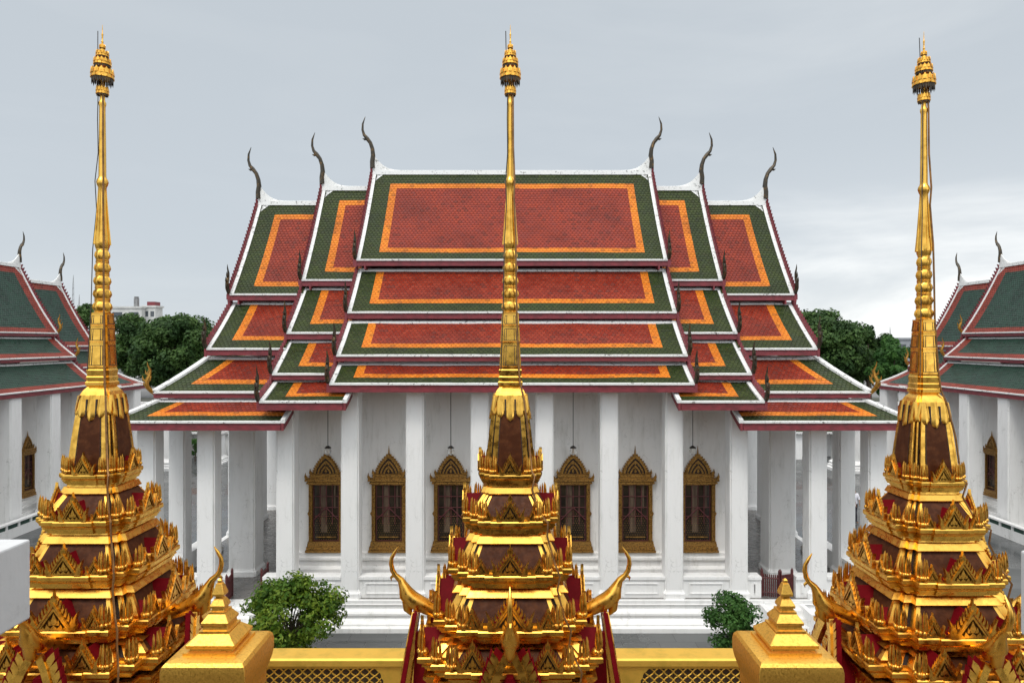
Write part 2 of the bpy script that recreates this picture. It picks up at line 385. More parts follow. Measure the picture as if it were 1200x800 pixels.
def roof_section(root, name, Fs, a_in, a_out, tiers, style, hips=None, ends=1, tail_mat=BRONZE, horn_s=1.0, label=None, lower_in=None):
    """Fs = [F_front, F_back] maps of (a,b,z); a_in..a_out along the ridge (a_out is a free gable).
    hips: {tier index: (a_top, a_bottom)} hipped skirt ends. ends: how many free gables (1: only a_out, 2: both)"""
    mats = style['mats'] + [BOARD]
    mb = MB(); tr = MB(); fasL = []
    for si, F in enumerate(Fs):
        for ti, t in enumerate(tiers):
            hp = (hips or {}).get(ti)
            ai = lower_in if (lower_in is not None and ti == len(tiers)-1) else a_in
            A0 = (lambda q, ai=ai: ai) if ends == 1 else ((lambda q, hp=hp: -(lerp(hp[0], hp[1], q) if hp else a_out)))
            A1 = (lambda q, hp=hp: lerp(hp[0], hp[1], q)) if hp else (lambda q: a_out)
            gs, gb, ob = style['m'][ti]
            slope_panel(mb, F, t, A0, A1, gs, gb, style['o'], ob, ti == 0, gs if ends == 2 else None)
            pts = tier_pts(t, 8); bE, zE = pts[-1]; bT, zT = pts[0]
            for sg in ((1,) if ends == 1 else (1, -1)):
                if not hp:
                    ao = a_out*sg if ends == 2 else a_out
                    d = sg if ends == 2 else (1 if a_out > a_in else -1)
                    sweep_a(tr, F, pts, ao-d*.155, ao-d*.01, .0, .06)           # white mortar edge
                    if ti == 0:                                               # curved fillet at the top corner
                        for k in range(4):
                            b_, z_ = pts[0]; tt = k*.07; sl = (pts[1][1]-pts[0][1])/(pts[1][0]-pts[0][0])
                            tr.quad([F(ao-d*.2, b_, z_+.03), F(ao-d*(.62-tt*1.6), b_+tt, z_+tt*sl+.03), F(ao-d*(.62-(tt+.07)*1.6), b_+tt+.07, z_+(tt+.07)*sl+.03), F(ao-d*.2, b_+tt+.07, z_+(tt+.07)*sl+.03)])
                else:
                    hpts = [(lerp(hp[0], hp[1], k/8)*(sg), p[0], p[1]) for k, p in enumerate(pts)]
                    sweep_pts(tr, [F(*x) for x in hpts], (Vector(F(1, 0, 0))-Vector(F(0, 0, 0))), .19, -.02, .09)
            e0, e1 = A0(1), A1(1)
            # white tile-end line and maroon fascia under it, white flashing at the tier's head
            tr.loft([[F(a, bE-.06, zE-.05), F(a, bE+.03, zE-.05), F(a, bE+.03, zE+.012), F(a, bE-.05, zE+.03)] for a in (e0, e1)])
            fh = style['fas'][ti]; fas = MB(); fasL.append(fas)
            fas.loft([[F(a, bE-.10, zE-.052-fh), F(a, bE-.01, zE-.052-fh), F(a, bE-.01, zE-.052), F(a, bE-.10, zE-.052)] for a in (e0, e1)])
            if ti == len(tiers)-1: fas.loft([[F(a, bE-.10, zE-.13-fh), F(a, bE+.02, zE-.13-fh), F(a, bE+.02, zE-.04-fh), F(a, bE-.08, zE-.04-fh)] for a in (e0, e1)])
            if ti > 0:
                f0, f1 = A0(0), A1(0)
                tr.loft([[F(a, bT-.10, zT-.02), F(a, bT+.07, zT-.02-.05), F(a, bT+.07, zT+.03-.04), F(a, bT-.08, zT+.07)] for a in (f0, f1)])
            if ends == 1 and lower_in is not None and ti == len(tiers)-1:
                d = 1 if a_out > a_in else -1
                sweep_a(tr, F, pts, ai, ai-d*.14, -.05, .07)
                fas.loft([[F(ai-d*.02, b, z-.30), F(ai-d*.10, b, z-.30), F(ai-d*.10, b, z-.052), F(ai-d*.02, b, z-.052)] for b, z in pts])
    # hipped end pitches
    F0 = Fs[0]
    if hips:
        for ti, hp in hips.items():
            t = tiers[ti]; (b0, z0), (b1, z1), sag = t; n = 6; L = math.hypot(hp[1]-hp[0], z1-z0)
            for sg in ((1,) if ends == 1 else (1, -1)):
                def prow(q): return (lerp(hp[0], hp[1], q)*sg, lerp(b0, b1, q), lerp(z0, z1, q)-sag*4*q*(1-q))
                FF, FB = Fs
                for k in range(n):
                    for (mi, s0, s1) in ((2, 0, .86), (1, .86, .92), (0, .92, 1)):
                        for Fx in Fs:
                            a0_, b0_, z0_ = prow(k/n); a1_, b1_, z1_ = prow((k+1)/n)
                            m2 = mi if (1-(k+.5)/n)*L > .3 else 0
                            pq = [Vector(Fx(a0_, b0_*s0, z0_)), Vector(Fx(a0_, b0_*s1, z0_)), Vector(Fx(a1_, b1_*s1, z1_)), Vector(Fx(a1_, b1_*s0, z1_))]
                            uv = [(b0_*s0, 9-k/n*L), (b0_*s1, 9-k/n*L), (b1_*s1, 9-(k+1)/n*L), (b1_*s0, 9-(k+1)/n*L)]
                            if (pq[1]-pq[0]).cross(pq[2]-pq[0]).z < 0: pq.reverse(); uv.reverse()
                            mb.quad(pq, m2, uv)
                aE, bE, zE = prow(1)
                fh = style['fas'][ti]
                P0 = [Vector(Fs[0](aE, bE, zE)), Vector(Fs[1](aE, bE, zE))]
                wd = Vector(F0(1, 0, 0))-Vector(F0(0, 0, 0))
                fas = MB(); fasL.append(fas); sweep_pts(fas, P0, wd, .08, -.05-fh, -.05); sweep_pts(tr, P0, wd, .12, -.05, .03)
    r = mb.build(name, mats, root)
    if label: r['label'] = label
    # ridge cap with swept-up ends
    zR = tiers[0][0][1]; rc = MB()
    a_lo = -a_out if ends == 2 else a_in
    npt = 40; prof = []
    for k in range(npt+1):
        a = lerp(a_lo, a_out, k/npt); d = abs(a_out-a); 
        if ends == 2: d = min(d, abs(a-a_lo))
        prof.append((a, .75*max(0, 1-d/1.35)**3.0))
    extra = [.02, .1, .25, .45, .7, 1.0]
    for e in extra:
        sgn = 1 if a_out > a_lo else -1
        prof.append((a_out-sgn*e, .75*max(0, 1-e/1.35)**3.0))
        if ends == 2: prof.append((a_lo+sgn*e, .75*max(0, 1-e/1.35)**3.0))
    prof = sorted(set(prof))
    rings = []
    for a, up in prof:
        x = Fs[0](a, .11, zR-.10), Fs[0](a, .08, zR+.09), Fs[0](a, .03, zR+.11+up), Fs[1](a, .03, zR+.11+up), Fs[1](a, .08, zR+.09), Fs[1](a, .11, zR-.10)
        rings.append(list(x))
    rc.loft(rings); rc.build('ridge_cap', TRIM, r)
    tr.build('mortar_edging', TRIM, r); [fs_.build('eave_fascia', BOARD, r) for fs_ in fasL]
    # barge boards with teeth, horn finials, tail finials
    for sg in ((1,) if ends == 1 else (1, -1)):
        d = sg if ends == 2 else (1 if a_out > a_in else -1); ao = a_out*sg if ends == 2 else a_out
        bb = MB()
        for F in Fs:
            for ti, t in enumerate(tiers):
                if hips and ti in hips: continue
                pts = tier_pts(t, 8); sweep_a(bb, F, pts, ao, ao+d*.10, -.30, .13)
                if ti == 0: sweep_a(bb, F, pts, ao+d*.10, ao+d*.14, -.22, -.02)
                n = int(math.hypot(t[1][0]-t[0][0], t[1][1]-t[0][1])/.19)
                for k in range(n):
                    q = (k+.5)/n; b_ = lerp(t[0][0], t[1][0], q); z_ = lerp(t[0][1], t[1][1], q)-t[2]*4*q*(1-q)
                    nx, nz_ = -(t[1][1]-t[0][1]), (t[1][0]-t[0][0]); ln = math.hypot(nx, nz_); nx, nz_ = nx/ln, nz_/ln
                    tx, tz = nz_, -nx
                    p = [(b_-tx*.09, z_-tz*.09+.1), (b_+tx*.08, z_+tz*.08+.1), (b_+nx*.17-tx*.05, z_+nz_*.17-tz*.05+.1)]
                    bb.prism(p, lambda u, v, dd, F=F: F(dd, u, v), ao+d*.01, ao+d*.09)
        # closed gable board in the plane of the gable
        zt = tiers[0][0][1]
        for F in Fs:
            pts = tier_pts(tiers[0], 6)
            bb.loft([[F(ao-d*.30, b, z-.1), F(ao-d*.36, b, z-.1), F(ao-d*.36, b, tiers[0][1][1]-.4), F(ao-d*.30, b, tiers[0][1][1]-.4)] for b, z in pts])
        bb.build('barge_board', BOARD, r)
        horn((lambda a, b, z, ao=ao, d=d: Fs[0](ao+d*(a), 0, z)), .02, zR+.55, horn_s).build('ridge_horn_finial', BRONZE, r, smooth=40)
        for F in Fs:
            for ti, t in enumerate(tiers):
                hp = (hips or {}).get(ti)
                bE, zE = t[1]
                if hp: flame_tail(F, hp[1]*sg, bE-.15, zE+.02, .98, diag=d*.75).build('tail_finial', FINGOLD, r, smooth=40)
                else: flame_tail(F, ao+d*.06, bE-.22, zE+.05, 1.06).build('tail_finial', tail_mat, r, smooth=40)
    return r

# ------------------------------------------------------------------ the ordination hall in the centre
YR = 30.2
hall = thing('temple_hall', 'white columned temple hall with three tiered red, orange and green tiled roofs in the centre', 'temple', (0, YR, -H))
Ff = lambda a, b, z: (a, YR-b, z)
Fb = lambda a, b, z: (a, YR+b, z)
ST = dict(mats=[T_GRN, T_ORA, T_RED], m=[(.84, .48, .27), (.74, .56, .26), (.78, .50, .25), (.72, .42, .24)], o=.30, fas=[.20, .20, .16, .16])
def T(*y): return y
t1 = [((.0, 7.45), (3.2, 3.24), .16), ((2.85, 2.86), (4.7, 1.10), .05), ((4.6, .72), (6.3, -.48), .03), ((6.05, -.80), (7.2, -1.42), .02)]
roof_section(hall, 'middle_roof', [Ff, Fb], 0, 6.15, t1, ST, ends=2, label='tallest roof in four tiers with a wide red field')
t2 = [((.0, 6.75), (3.0, 2.46), .16), ((2.75, 2.12), (4.8, .33), .05), ((4.6, .0), (6.34, -1.13), .03), ((6.1, -1.40), (7.55, -1.99), .02)]
t3 = [((.0, 6.10), (3.1, 1.88), .16), ((2.8, 1.52), (5.15, -.26), .06), ((4.8, -.62), (6.4, -1.76), .04), ((6.3, -2.08), (7.55, -2.66), .02)]
for s, nm in ((-1, 'left'), (1, 'right')):
    Fl = lambda a, b, z, s=s: (s*a, YR-b, z)
    Fk = lambda a, b, z, s=s: (s*a, YR+b, z)
    roof_section(hall, 'stepped_roof', [Fl, Fk], 6.08, 8.38, t2, ST, label='second highest roof step on the %s' % nm, lower_in=5.62)
    roof_section(hall, 'end_roof', [Fl, Fk], 8.31, 11.2, t3, ST, hips={2: (11.3, 12.46), 3: (12.36, 13.35)}, label='lowest roof step at the %s end with hipped skirts' % nm, lower_in=7.68)

# body
def molded(mb, prof, x0, x1, yfront, sgn=-1):
    """stack of horizontal mouldings: prof [(out, z)] from top to bottom, extruded along X; closed at the back"""
    pass
wall = MB(); wall.box(-7.97, 7.97, 25.1, 35.3, -8.9, -.6)
wall.build('wall', WALLW, hall)
pl = MB()
def rect_ring(x, y0, y1, z): return [(-x, y0, z), (x, y0, z), (x, y1, z), (-x, y1, z)]
prof = [(0, -7.72), (.10, -7.74), (.10, -7.84), (.16, -7.90), (.16, -7.98), (.08, -8.04), (.08, -8.22), (.20, -8.30), (.20, -8.42), (.26, -8.5), (.26, -8.895)]
pl.loft([rect_ring(7.97+o, 25.1-o, 35.3+o, z) for o, z in prof])
pl.build('wall_base_moulding', WALLW, hall)
pb = MB(); BX, BY0, BY1 = 13.15, 23.48, 36.92
prof = [(0, -8.90), (0, -9.0), (.02, -9.04), (-.06, -9.08), (-.06, -9.2), (.10, -9.24), (.14, -9.30), (.14, -9.36), (.06, -9.40), (.06, -9.48), (.22, -9.54), (.30, -9.60), (.30, -9.66), (.42, -9.70), (.42, -H+.003)]
pb.loft([rect_ring(BX+o, BY0-o, BY1+o, z) for o, z in prof])
pb.build('plinth', WHITE, hall)
fl = MB(); fl.quad([(-12.9, 23.6, -8.893), (12.9, 23.6, -8.893), (12.9, 36.8, -8.893), (-12.9, 36.8, -8.893)])
fl.build('veranda_floor', mottled('wet_dark_marble', (.10, .095, .09), (.19, .18, .17), 1.3, .16, 0, r2=.35), hall)

def column_mesh(w, z0, z1, name='column'):
    mb = MB(); h = w/2; c = .055; i = .035
    def ring(h, z): 
        q = [(h, -h+c), (h, h-c), (h-i, h-c), (h-c, h-i), (h-c, h)]
        pts = []
        for k in range(4):
            a = k*math.pi/2; ca, sa = round(math.cos(a)), round(math.sin(a))
            for x, y in q[1:]: pts.append((x*ca-y*sa, x*sa+y*ca, z))
        return pts
    mb.loft([ring(h+.06, z0), ring(h+.06, z0+.18), ring(h+.02, z0+.24), ring(h, z0+.30), ring(h*.985, z1)])
    return mb.mesh(name, WHITE)
for X in (-5.625, -3.375, -1.125, 1.125, 3.375, 5.625):
    for Y in (23.95, 36.45): link('column', column_mesh(.63, -8.9, -1.18), hall, (X, Y-YR, H))
for s in (-1, 1):
    for X, Y, z1, w_ in ((7.87, 23.95, -1.75, .63), (10.62, 23.95, -2.30, .63), (12.68, 23.95, -2.42, .66), (12.68, 26.1, -2.5, .63), (12.68, 28.8, -2.5, .63), (12.68, 31.5, -2.5, .63), (12.68, 34.2, -2.5, .63), (12.68, 36.4, -2.42, .63), (10.62, 36.4, -2.3, .63), (7.87, 36.45, -1.75, .63)):
        link('column', column_mesh(w_, -8.9, z1), hall, (s*X, Y-YR, H))
    for Y in (26.35, 34.05): tag(link('pier', column_mesh(1.0, -8.9, -1.9), hall, (s*10.25, Y-YR, H)))
# dado walls with sunk panels between the columns
def dado(x0, x1, y0, y1, z0, z1):
    mb = MB(); mb.box(x0, x1, y0, y1, z0, z1-.10); mb.box(x0, x1, y0-.05, y1+.05, z1-.10, z1)
    px0, px1, pz0, pz1 = x0+.22, x1-.22, z0+.14, z1-.22; d = y0-.03
    for a, b, c, e in ((px0, px1, pz1-.035, pz1), (px0, px1, pz0, pz0+.035), (px0, px0+.035, pz0+.035, pz1-.035), (px1-.035, px1, pz0+.035, pz1-.035)):
        mb.box(a, b, d, y0+.002, c, e)
    return mb
cx = [-7.87, -5.625, -3.375, -1.125, 1.125, 3.375, 5.625, 7.87]
for a, b in zip(cx[:-1], cx[1:]): dado(a+.32, b-.32, 23.72, 24.1, -8.899, -8.16).build('low_wall', WHITE, hall)
for s in (-1, 1):
    for a, b in ((8.19, 8.66), (9.86, 10.30), (10.94, 12.34)):
        x0, x1 = sorted((s*a, s*b)); dado(x0, x1, 23.72, 24.1, -8.899, -8.16).build('low_wall', WHITE, hall)
    # side row
    for a, b in ((24.3, 25.78), (26.42, 28.48), (31.82, 33.88)):
        mb = MB(); mb.box(s*12.5, s*12.86, a, b, -8.899, -8.26); mb.box(s*12.45, s*12.91, a, b, -8.26, -8.16); mb.build('low_wall', WHITE, hall)
    # little maroon gate in the gap
    def picket(x0, y0, x1, y1):
        gt = MB(); n = 9
        for k in range(n+1):
            x, y = lerp(x0, x1, k/n), lerp(y0, y1, k/n); t = .035 if k in (0, n) else .016
            top = -8.02 if k in (0, n) else -8.12
            gt.box(x-t, x+t, y-t, y+t, -8.89, top)
            if k in (0, n): gt.lathe([(.045, top), (.05, top+.03), (.0, top+.12)], x, y, 6)
        for z in (-8.75, -8.25): gt.tube([(x0, y0, z), (x1, y1, z)], .028, 4)
        gt.build('gate', DGATE, hall)
    picket(s*8.74, 23.9, s*9.30, 23.75) if s > 0 else picket(s*9.80, 23.9, s*9.72, 23.25)
    picket(s*9.34, 23.75, s*9.80, 23.9) if s > 0 else picket(s*8.76, 23.9, s*8.8, 24.6)
    st_ = MB()
    for k in range(5): st_.box(s*8.66, s*9.86, 22.35+k*.26, 23.46, -H+.003+k*.185, -H+(k+1)*.185)
    for x in (8.50, 9.86): st_.box(s*x, s*(x+.16), 22.5, 23.45, -H+.003, -9.0)
    st_.build('steps', WHITE, hall)

# windows
def window_parts(root, mk_frame, n=None): pass
def build_window(root, Fw, k=1.0):
    """Fw(x, d, z): x across, d outwards from the wall, z up from the sill (0)"""
    def bx(mb, x0, x1, d0, d1, z0, z1, mi=0):
        pts = [Fw(x, d, z) for z in (z0, z1) for d in (d0, d1) for x in (x0, x1)]
        i = mb.add(pts)
        for q in ((0, 1, 3, 2), (4, 6, 7, 5), (0, 4, 5, 1), (2, 3, 7, 6), (0, 2, 6, 4), (1, 5, 7, 3)): mb.face([i[j] for j in q], mi)
    Fw_ = Fw; Fw = lambda x, d, z: Fw_(x*.93, d, z)
    def pr(mb, poly, d0, d1, sg=1, mi=0): mb.prism(poly, lambda u, v, dd: Fw(sg*u, dd, v), d0, d1, mi)
    fr = MB(); J0, J1, Z0, Z1 = .53, .665, .38, 2.46
    for z0, z1, w_, d in ((0, .07, .79, .20), (.07, .11, .73, .15), (.11, .19, .76, .17), (.19, .23, .70, .14), (.23, .30, .72, .15), (.30, .38, .70, .15),
                          (2.46, 2.50, .68, .14), (2.50, 2.56, .74, .18), (2.56, 2.60, .70, .15), (2.60, 2.67, .80, .22), (2.67, 2.71, .74, .18), (2.71, 2.76, .60, .15), (2.76, 2.82, .63, .17), (2.82, 2.85, .58, .14)):
        bx(fr, -w_, w_, 0, d, z0, z1)
    nb = int((Z1-Z0)/.13)
    for s in (-1, 1):
        bx(fr, s*J0, s*J1, 0, .10, Z0, Z1)
        bx(fr, s*J0, s*(J0+.025), .10, .13, Z0, Z1); bx(fr, s*(J1-.025), s*J1, .10, .13, Z0, Z1)
        for k in range(nb):                                     # carved bosses up the jamb
            z = Z0+(k+.5)*(Z1-Z0)/nb; x = s*(J0+J1)/2
            pr(fr, [(x-.042, z), (x, z-.055), (x+.042, z), (x, z+.055)], .10, .135)
        pr(fr, [(J1, 1.28), (J1+.07, 1.40), (J1, 1.50)], .02, .08, s)
        pr(fr, [(.70, 2.67), (.80, 2.67), (.83, 2.76), (.79, 2.90), (.775, 2.80), (.71, 2.74)], .10, .16, s)
        pr(fr, [(.54, 2.82), (.62, 2.82), (.66, 2.90), (.62, 3.04), (.60, 2.95), (.55, 2.92)], .06, .12, s)
    f = fr.build('window', WINGOLD, root)
    pd = MB(); n = 9; B = 2.85; HH = .74
    ogive = lambda t: .51*(1-t**1.65)**.92
    pts = []
    for i in range(n):
        t = i/n; pts.append((ogive(t), B+HH*t)); pts.append((ogive(t+.6/n)+.055, B+HH*(t+.75/n))); pts.append((ogive(t+.8/n)+.0, B+HH*(t+.78/n)))
    pr(pd, pts+[(0, B+HH+.06)]+[(-x, z) for x, z in reversed(pts)], .02, .07)
    for k, (s0, s1, d) in enumerate(((.94, .78, .12), (.66, .54, .10), (.42, .30, .12))):     # nested pointed arches with dark grooves between
        o = [(s0*ogive(t/8), B+.01+HH*s0*t/8) for t in range(9)]; i_ = [(s1*ogive(t/8), B+.01+HH*s1*t/8) for t in range(9)]
        for sg in (-1, 1):
            for j in range(8): pr(pd, [i_[j], o[j], o[j+1], i_[j+1]], .065, d, sg)
    pr(pd, [(.79*ogive(t/8), B+.01+HH*.79*t/8) for t in range(9)]+[(-.79*ogive(t/8), B+.01+HH*.79*t/8) for t in range(8, -1, -1)], .068, .076, 1, 1)
    for x, z, w_, h in ((0, .03, .10, .17), (-.17, .02, .07, .10), (.17, .02, .07, .10), (-.30, .03, .05, .08), (.30, .03, .05, .08), (0, .33, .06, .10)):
        pr(pd, [(x-w_/2, B+z+h*.4), (x, B+z), (x+w_/2, B+z+h*.4), (x, B+z+h)], .07, .11)
    pd.tube([Fw(0, .045, B+HH-.02), Fw(0, .045, B+HH+.12), Fw(0, .045, B+HH+.30)], [.035, .022, .004], 5)
    pd.build('pediment', [WINGOLD, SLOT], f)
    gl = MB(); gl.quad([Fw(-J0, .006, Z0), Fw(J0, .006, Z0), Fw(J0, .006, Z1), Fw(-J0, .006, Z1)]); gl.build('pane', DARKG, f)
    rn = random.Random(int(abs(Fw(0, 0, 0)[0])*100+Fw(0, 0, 0)[1]*7)); q0 = rn.uniform(-.03, .05)
    cu = MB(); cu.quad([Fw(-.26+q0, .010, .7), Fw(-.02+q0, .010, .7), Fw(-.02+q0, .010, Z1), Fw(-.26+q0, .010, Z1)])
    cu.quad([Fw(.24+q0, .010, 1.3+q0*6), Fw(.31+q0, .010, 1.3+q0*6), Fw(.31+q0, .010, Z1), Fw(.24+q0, .010, Z1)]); cu.build('curtain', CURT, f)
    la = MB()
    for x in (-.49, -.24, .0, .24, .475): bx(la, x-.010, x+.014, .03, .055, (Z0 if abs(x) > .3 else 1.0), Z1)
    for z in (Z0+.02, 1.30, 1.62, 2.02, Z1-.02): bx(la, -.50, .50, .032, .052, z-.012, z+.012)
    for s in (-1, 1): la.tube([Fw(0, .065, 1.62), Fw(s*.49, .065, 1.16)], .021, 4)
    la.build('grille', WOODM, f)
    ne = MB()
    for r in range(14):
        for c in range(11):
            x = -.45+c*.09+(r % 2)*.045; z = Z0+.07+r*.085
            if x > .47 or z > 1.55-abs(x)*.95: continue
            q = .015; ne.quad([Fw(x-q, .058, z), Fw(x, .058, z-q), Fw(x+q, .058, z), Fw(x, .058, z+q)])
    ne.build('net', WINGOLD, f)
    ra = MB(); bx(ra, -.38, .38, .056, .08, .52, .56); ra.build('rail', WINGOLD, f)
for X in (-6.82, -4.52, -2.24, 2.24, 4.52, 6.82):
    build_window(hall, lambda x, d, z, X=X: (X+x, 25.1-d, -7.70+z))
# hanging lanterns under the eaves
for X in (-6.62, -2.20, 2.20, 6.50):
    ln = MB(); y = 24.55; zt, zb = -1.3, -3.78
    ln.tube([(X, y, zt), (X, y, zb)], .014, 5); ln.lathe([(.0, zb+.05), (.07, zb+.01), (.12, zb-.03), (.12, zb-.05)], X, y, 10)
    l = tag(ln.build('hanging_lantern', CABLE), 'glass lantern on a maroon rod, %s hanging before the hall wall' % {-6.62: 'leftmost', -2.20: 'second from left', 2.20: 'third from left', 6.50: 'rightmost'}[X], 'lantern', 'lanterns hanging under the hall eaves')
    m_, t_, b_ = mat('lantern_glass', (.95, .95, .93), .08); b_.inputs['Transmission Weight'].default_value = .85
    gb_ = MB(); gb_.lathe([(.09, zb-.052), (.12, zb-.14), (.10, zb-.26), (.04, zb-.30)], X, y, 8); gb_.build('lamp_glass', m_, l, smooth=40, local=True)

# ------------------------------------------------------------------ the two side halls (ridges run away from the camera)
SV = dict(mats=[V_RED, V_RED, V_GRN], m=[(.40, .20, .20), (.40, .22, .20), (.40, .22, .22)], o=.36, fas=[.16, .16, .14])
def side_hall(s, xr, label):
    yc = 35.0
    root = thing('temple_hall', label, 'temple', (s*xr, yc, -H))
    Fi = lambda a, b, z: (s*(xr-b), yc+a, z)
    Fo = lambda a, b, z: (s*(xr+b), yc+a, z)
    ta = [((.0, 4.62), (2.35, .52), .22), ((2.15, .22), (3.45, -.92), .05), ((3.25, -1.26), (4.95, -2.62), .08)]
    tb = [((.0, 3.80), (2.35, -.28), .22), ((2.15, -.55), (3.45, -1.62), .05), ((3.25, -1.90), (4.95, -2.95), .08)]
    roof_section(root, 'upper_roof', [Fi, Fo], 0, 7.0, ta, SV, ends=2, tail_mat=FINGOLD, horn_s=.85, label='nearer, higher roof step, green tiles with a red border')
    roof_section(root, 'lower_roof', [Fi, Fo], 6.5, 10.8, tb, SV, tail_mat=FINGOLD, horn_s=.85, hips={2: (10.9, 12.3)}, label='farther, lower roof step with a hipped skirt')
    w_ = MB(); w_.box(s*(xr-3.3), s*(xr+3.3), yc-6.5, yc+9.5, -H+.003, -1.6); w_.build('wall', WALLW, root)
    mz = MB(); 
    for o, z0, z1 in ((.12, -8.75, -8.62), (.24, -8.98, -8.75), (.36, -9.12, -8.98), (.28, -9.34, -9.12), (.5, -H+.003, -9.34)):
        mz.box(s*(xr-3.3-o), s*(xr+3.3+o), yc-6.5-o, yc+9.5+o, z0, z1-.001)
    mz.build('base_moulding', WHITE, root)
    for Y in (26, 29, 32, 35.05, 38.1, 41.1, 44.1, 46.4):
        mb = MB()
        link('column', column_mesh(.84, -9.5, -2.85), root, (-s*4.45, Y-yc, H))
    for Y in (26.0, 32.0, 38.0, 44.0):
        build_window(root, lambda x, d, z, Y=Y: (s*(xr-3.3)-s*d, Y+s*x*.72, -8.62+z*.94))
    pd_ = MB(); pd_.box(s*(xr-4.98), s*(xr-3.75), yc-9, yc+12, -H+.003, -9.5); pd_.build('plinth', WHITE, root)
    bl = MB(); bl.box(s*(xr-5.3), s*(xr-5.12), yc-9, yc+5.9, -H+.003, -9.36); bl.box(s*(xr-5.36), s*(xr-5.06), yc-9, yc+6, -9.12, -9.04)
    for k in range(18): bl.box(s*(xr-5.3), s*(xr-5.12), yc-9+k*.86, yc-9+k*.86+.12, -9.36, -9.12)
    bl.build('balustrade', WHITE, root)
    gl = MB(); gl.box(s*(xr-5.24), s*(xr-5.18), yc-9, yc+5.9, -9.36, -9.12); gl.build('ceramic_grille', GRNCER, root)
    return root
side_hall(-1, 30.3, 'green and red roofed white temple hall at the left edge, its ridge running away')
side_hall(1, 30.05, 'green and red roofed white temple hall at the right edge, its ridge running away')

# ------------------------------------------------------------------ gallery and pedestals behind the hall
gal = thing('gallery', 'low white cloister gallery with a red and orange tiled roof behind the main hall', 'building', (0, 60, -H))
gm = MB(); gm.box(-48, 48, 58.6, 61.4, -H+.003, -7.3); gm.build('wall', WHITE, gal)
gm = MB()
for sg in (1, -1):
    for (q0, q1, mi) in ((0, .62, 2), (.62, .78, 1), (.78, 1, 0)):
        b0, b1 = q0*3.2, q1*3.2; z0, z1 = -5.6-q0*1.9, -5.6-q1*1.9
        gm.quad([(-49, 60-sg*b1, z1), (49, 60-sg*b1, z1), (49, 60-sg*b0, z0), (-49, 60-sg*b0, z0)], mi, [(-49, b1), (49, b1), (49, b0), (-49, b0)])
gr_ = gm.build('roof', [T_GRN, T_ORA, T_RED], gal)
gm = MB(); gm.box(-49, 49, 56.76, 56.86, -7.68, -7.50); gm.box(-49, 49, 59.86, 60.14, -5.6, -5.3); gm.build('mortar_edging', TRIM, gr_)
for X in [x*3.2-46.4 for x in range(30)]:
    cm = MB(); cm.box(X-.28, X+.28, 57.1, 57.66, -H+.003, -7.5); cm.build('pillar', WHITE, gal)
def pedestal(x, y, label, s=1.0):
    mb = MB()
    def sq(h, z): return [(x-h, y-h, z), (x+h, y-h, z), (x+h, y+h, z), (x-h, y+h, z)]
    pr = [(1.0, 0), (1.0, .18), (.9, .22), (.9, .34), (.80, .40), (.86, .5), (.74, .60), (.62, .72), (.60, 2.75), (.70, 2.85), (.82, 2.98), (.82, 3.14), (.7, 3.2), (.7, 3.4), (.86, 3.5), (.5, 3.7), (.42, 4.0), (.16, 4.5), (.02, 5.2)]
    mb.loft([sq(h*s, -H+.003+z*s) for h, z in pr]); tag(mb.build('pedestal', WHITE), label, 'pedestal', 'white pedestals in the rear courtyard')
pedestal(-27.0, 53, 'tall white moulded pedestal seen between the left end columns of the main hall', 1.2)
pedestal(25.6, 52, 'tall white moulded pedestal seen between the right end columns of the main hall', 1.2)
pedestal(-24.0, 57.5 - 2, 'smaller white pedestal standing just right of the tall left one', .8)

# ------------------------------------------------------------------ foliage
def leaves(mb, centers, n, size, rnd, up=.3):
    tot = sum(r**2 for _, r, _ in centers)
    for c, r, sq in centers:
        for _ in range(int(n*r*r/tot)):
            d = Vector((rnd.gauss(0, 1), rnd.gauss(0, 1), rnd.gauss(0, 1))).normalized()
            rr = r*(rnd.random()**.38); rr *= 1+.22*noise.noise(d*2.3+c)
            p = c+Vector((d.x*rr, d.y*rr, d.z*rr*sq))
            nrm = (d+Vector((rnd.uniform(-.8, .8), rnd.uniform(-.8, .8), rnd.uniform(-.5, .9)))).normalized()
            t = nrm.cross(Vector((rnd.uniform(-1, 1), rnd.uniform(-1, 1), rnd.uniform(-1, 1)))).normalized(); b = nrm.cross(t)
            s = size*rnd.uniform(.6, 1.35)
            mb.quad([p-t*s*.5, p+b*s*.28+nrm*s*.06, p+t*s*.5, p-b*s*.28+nrm*s*.06])
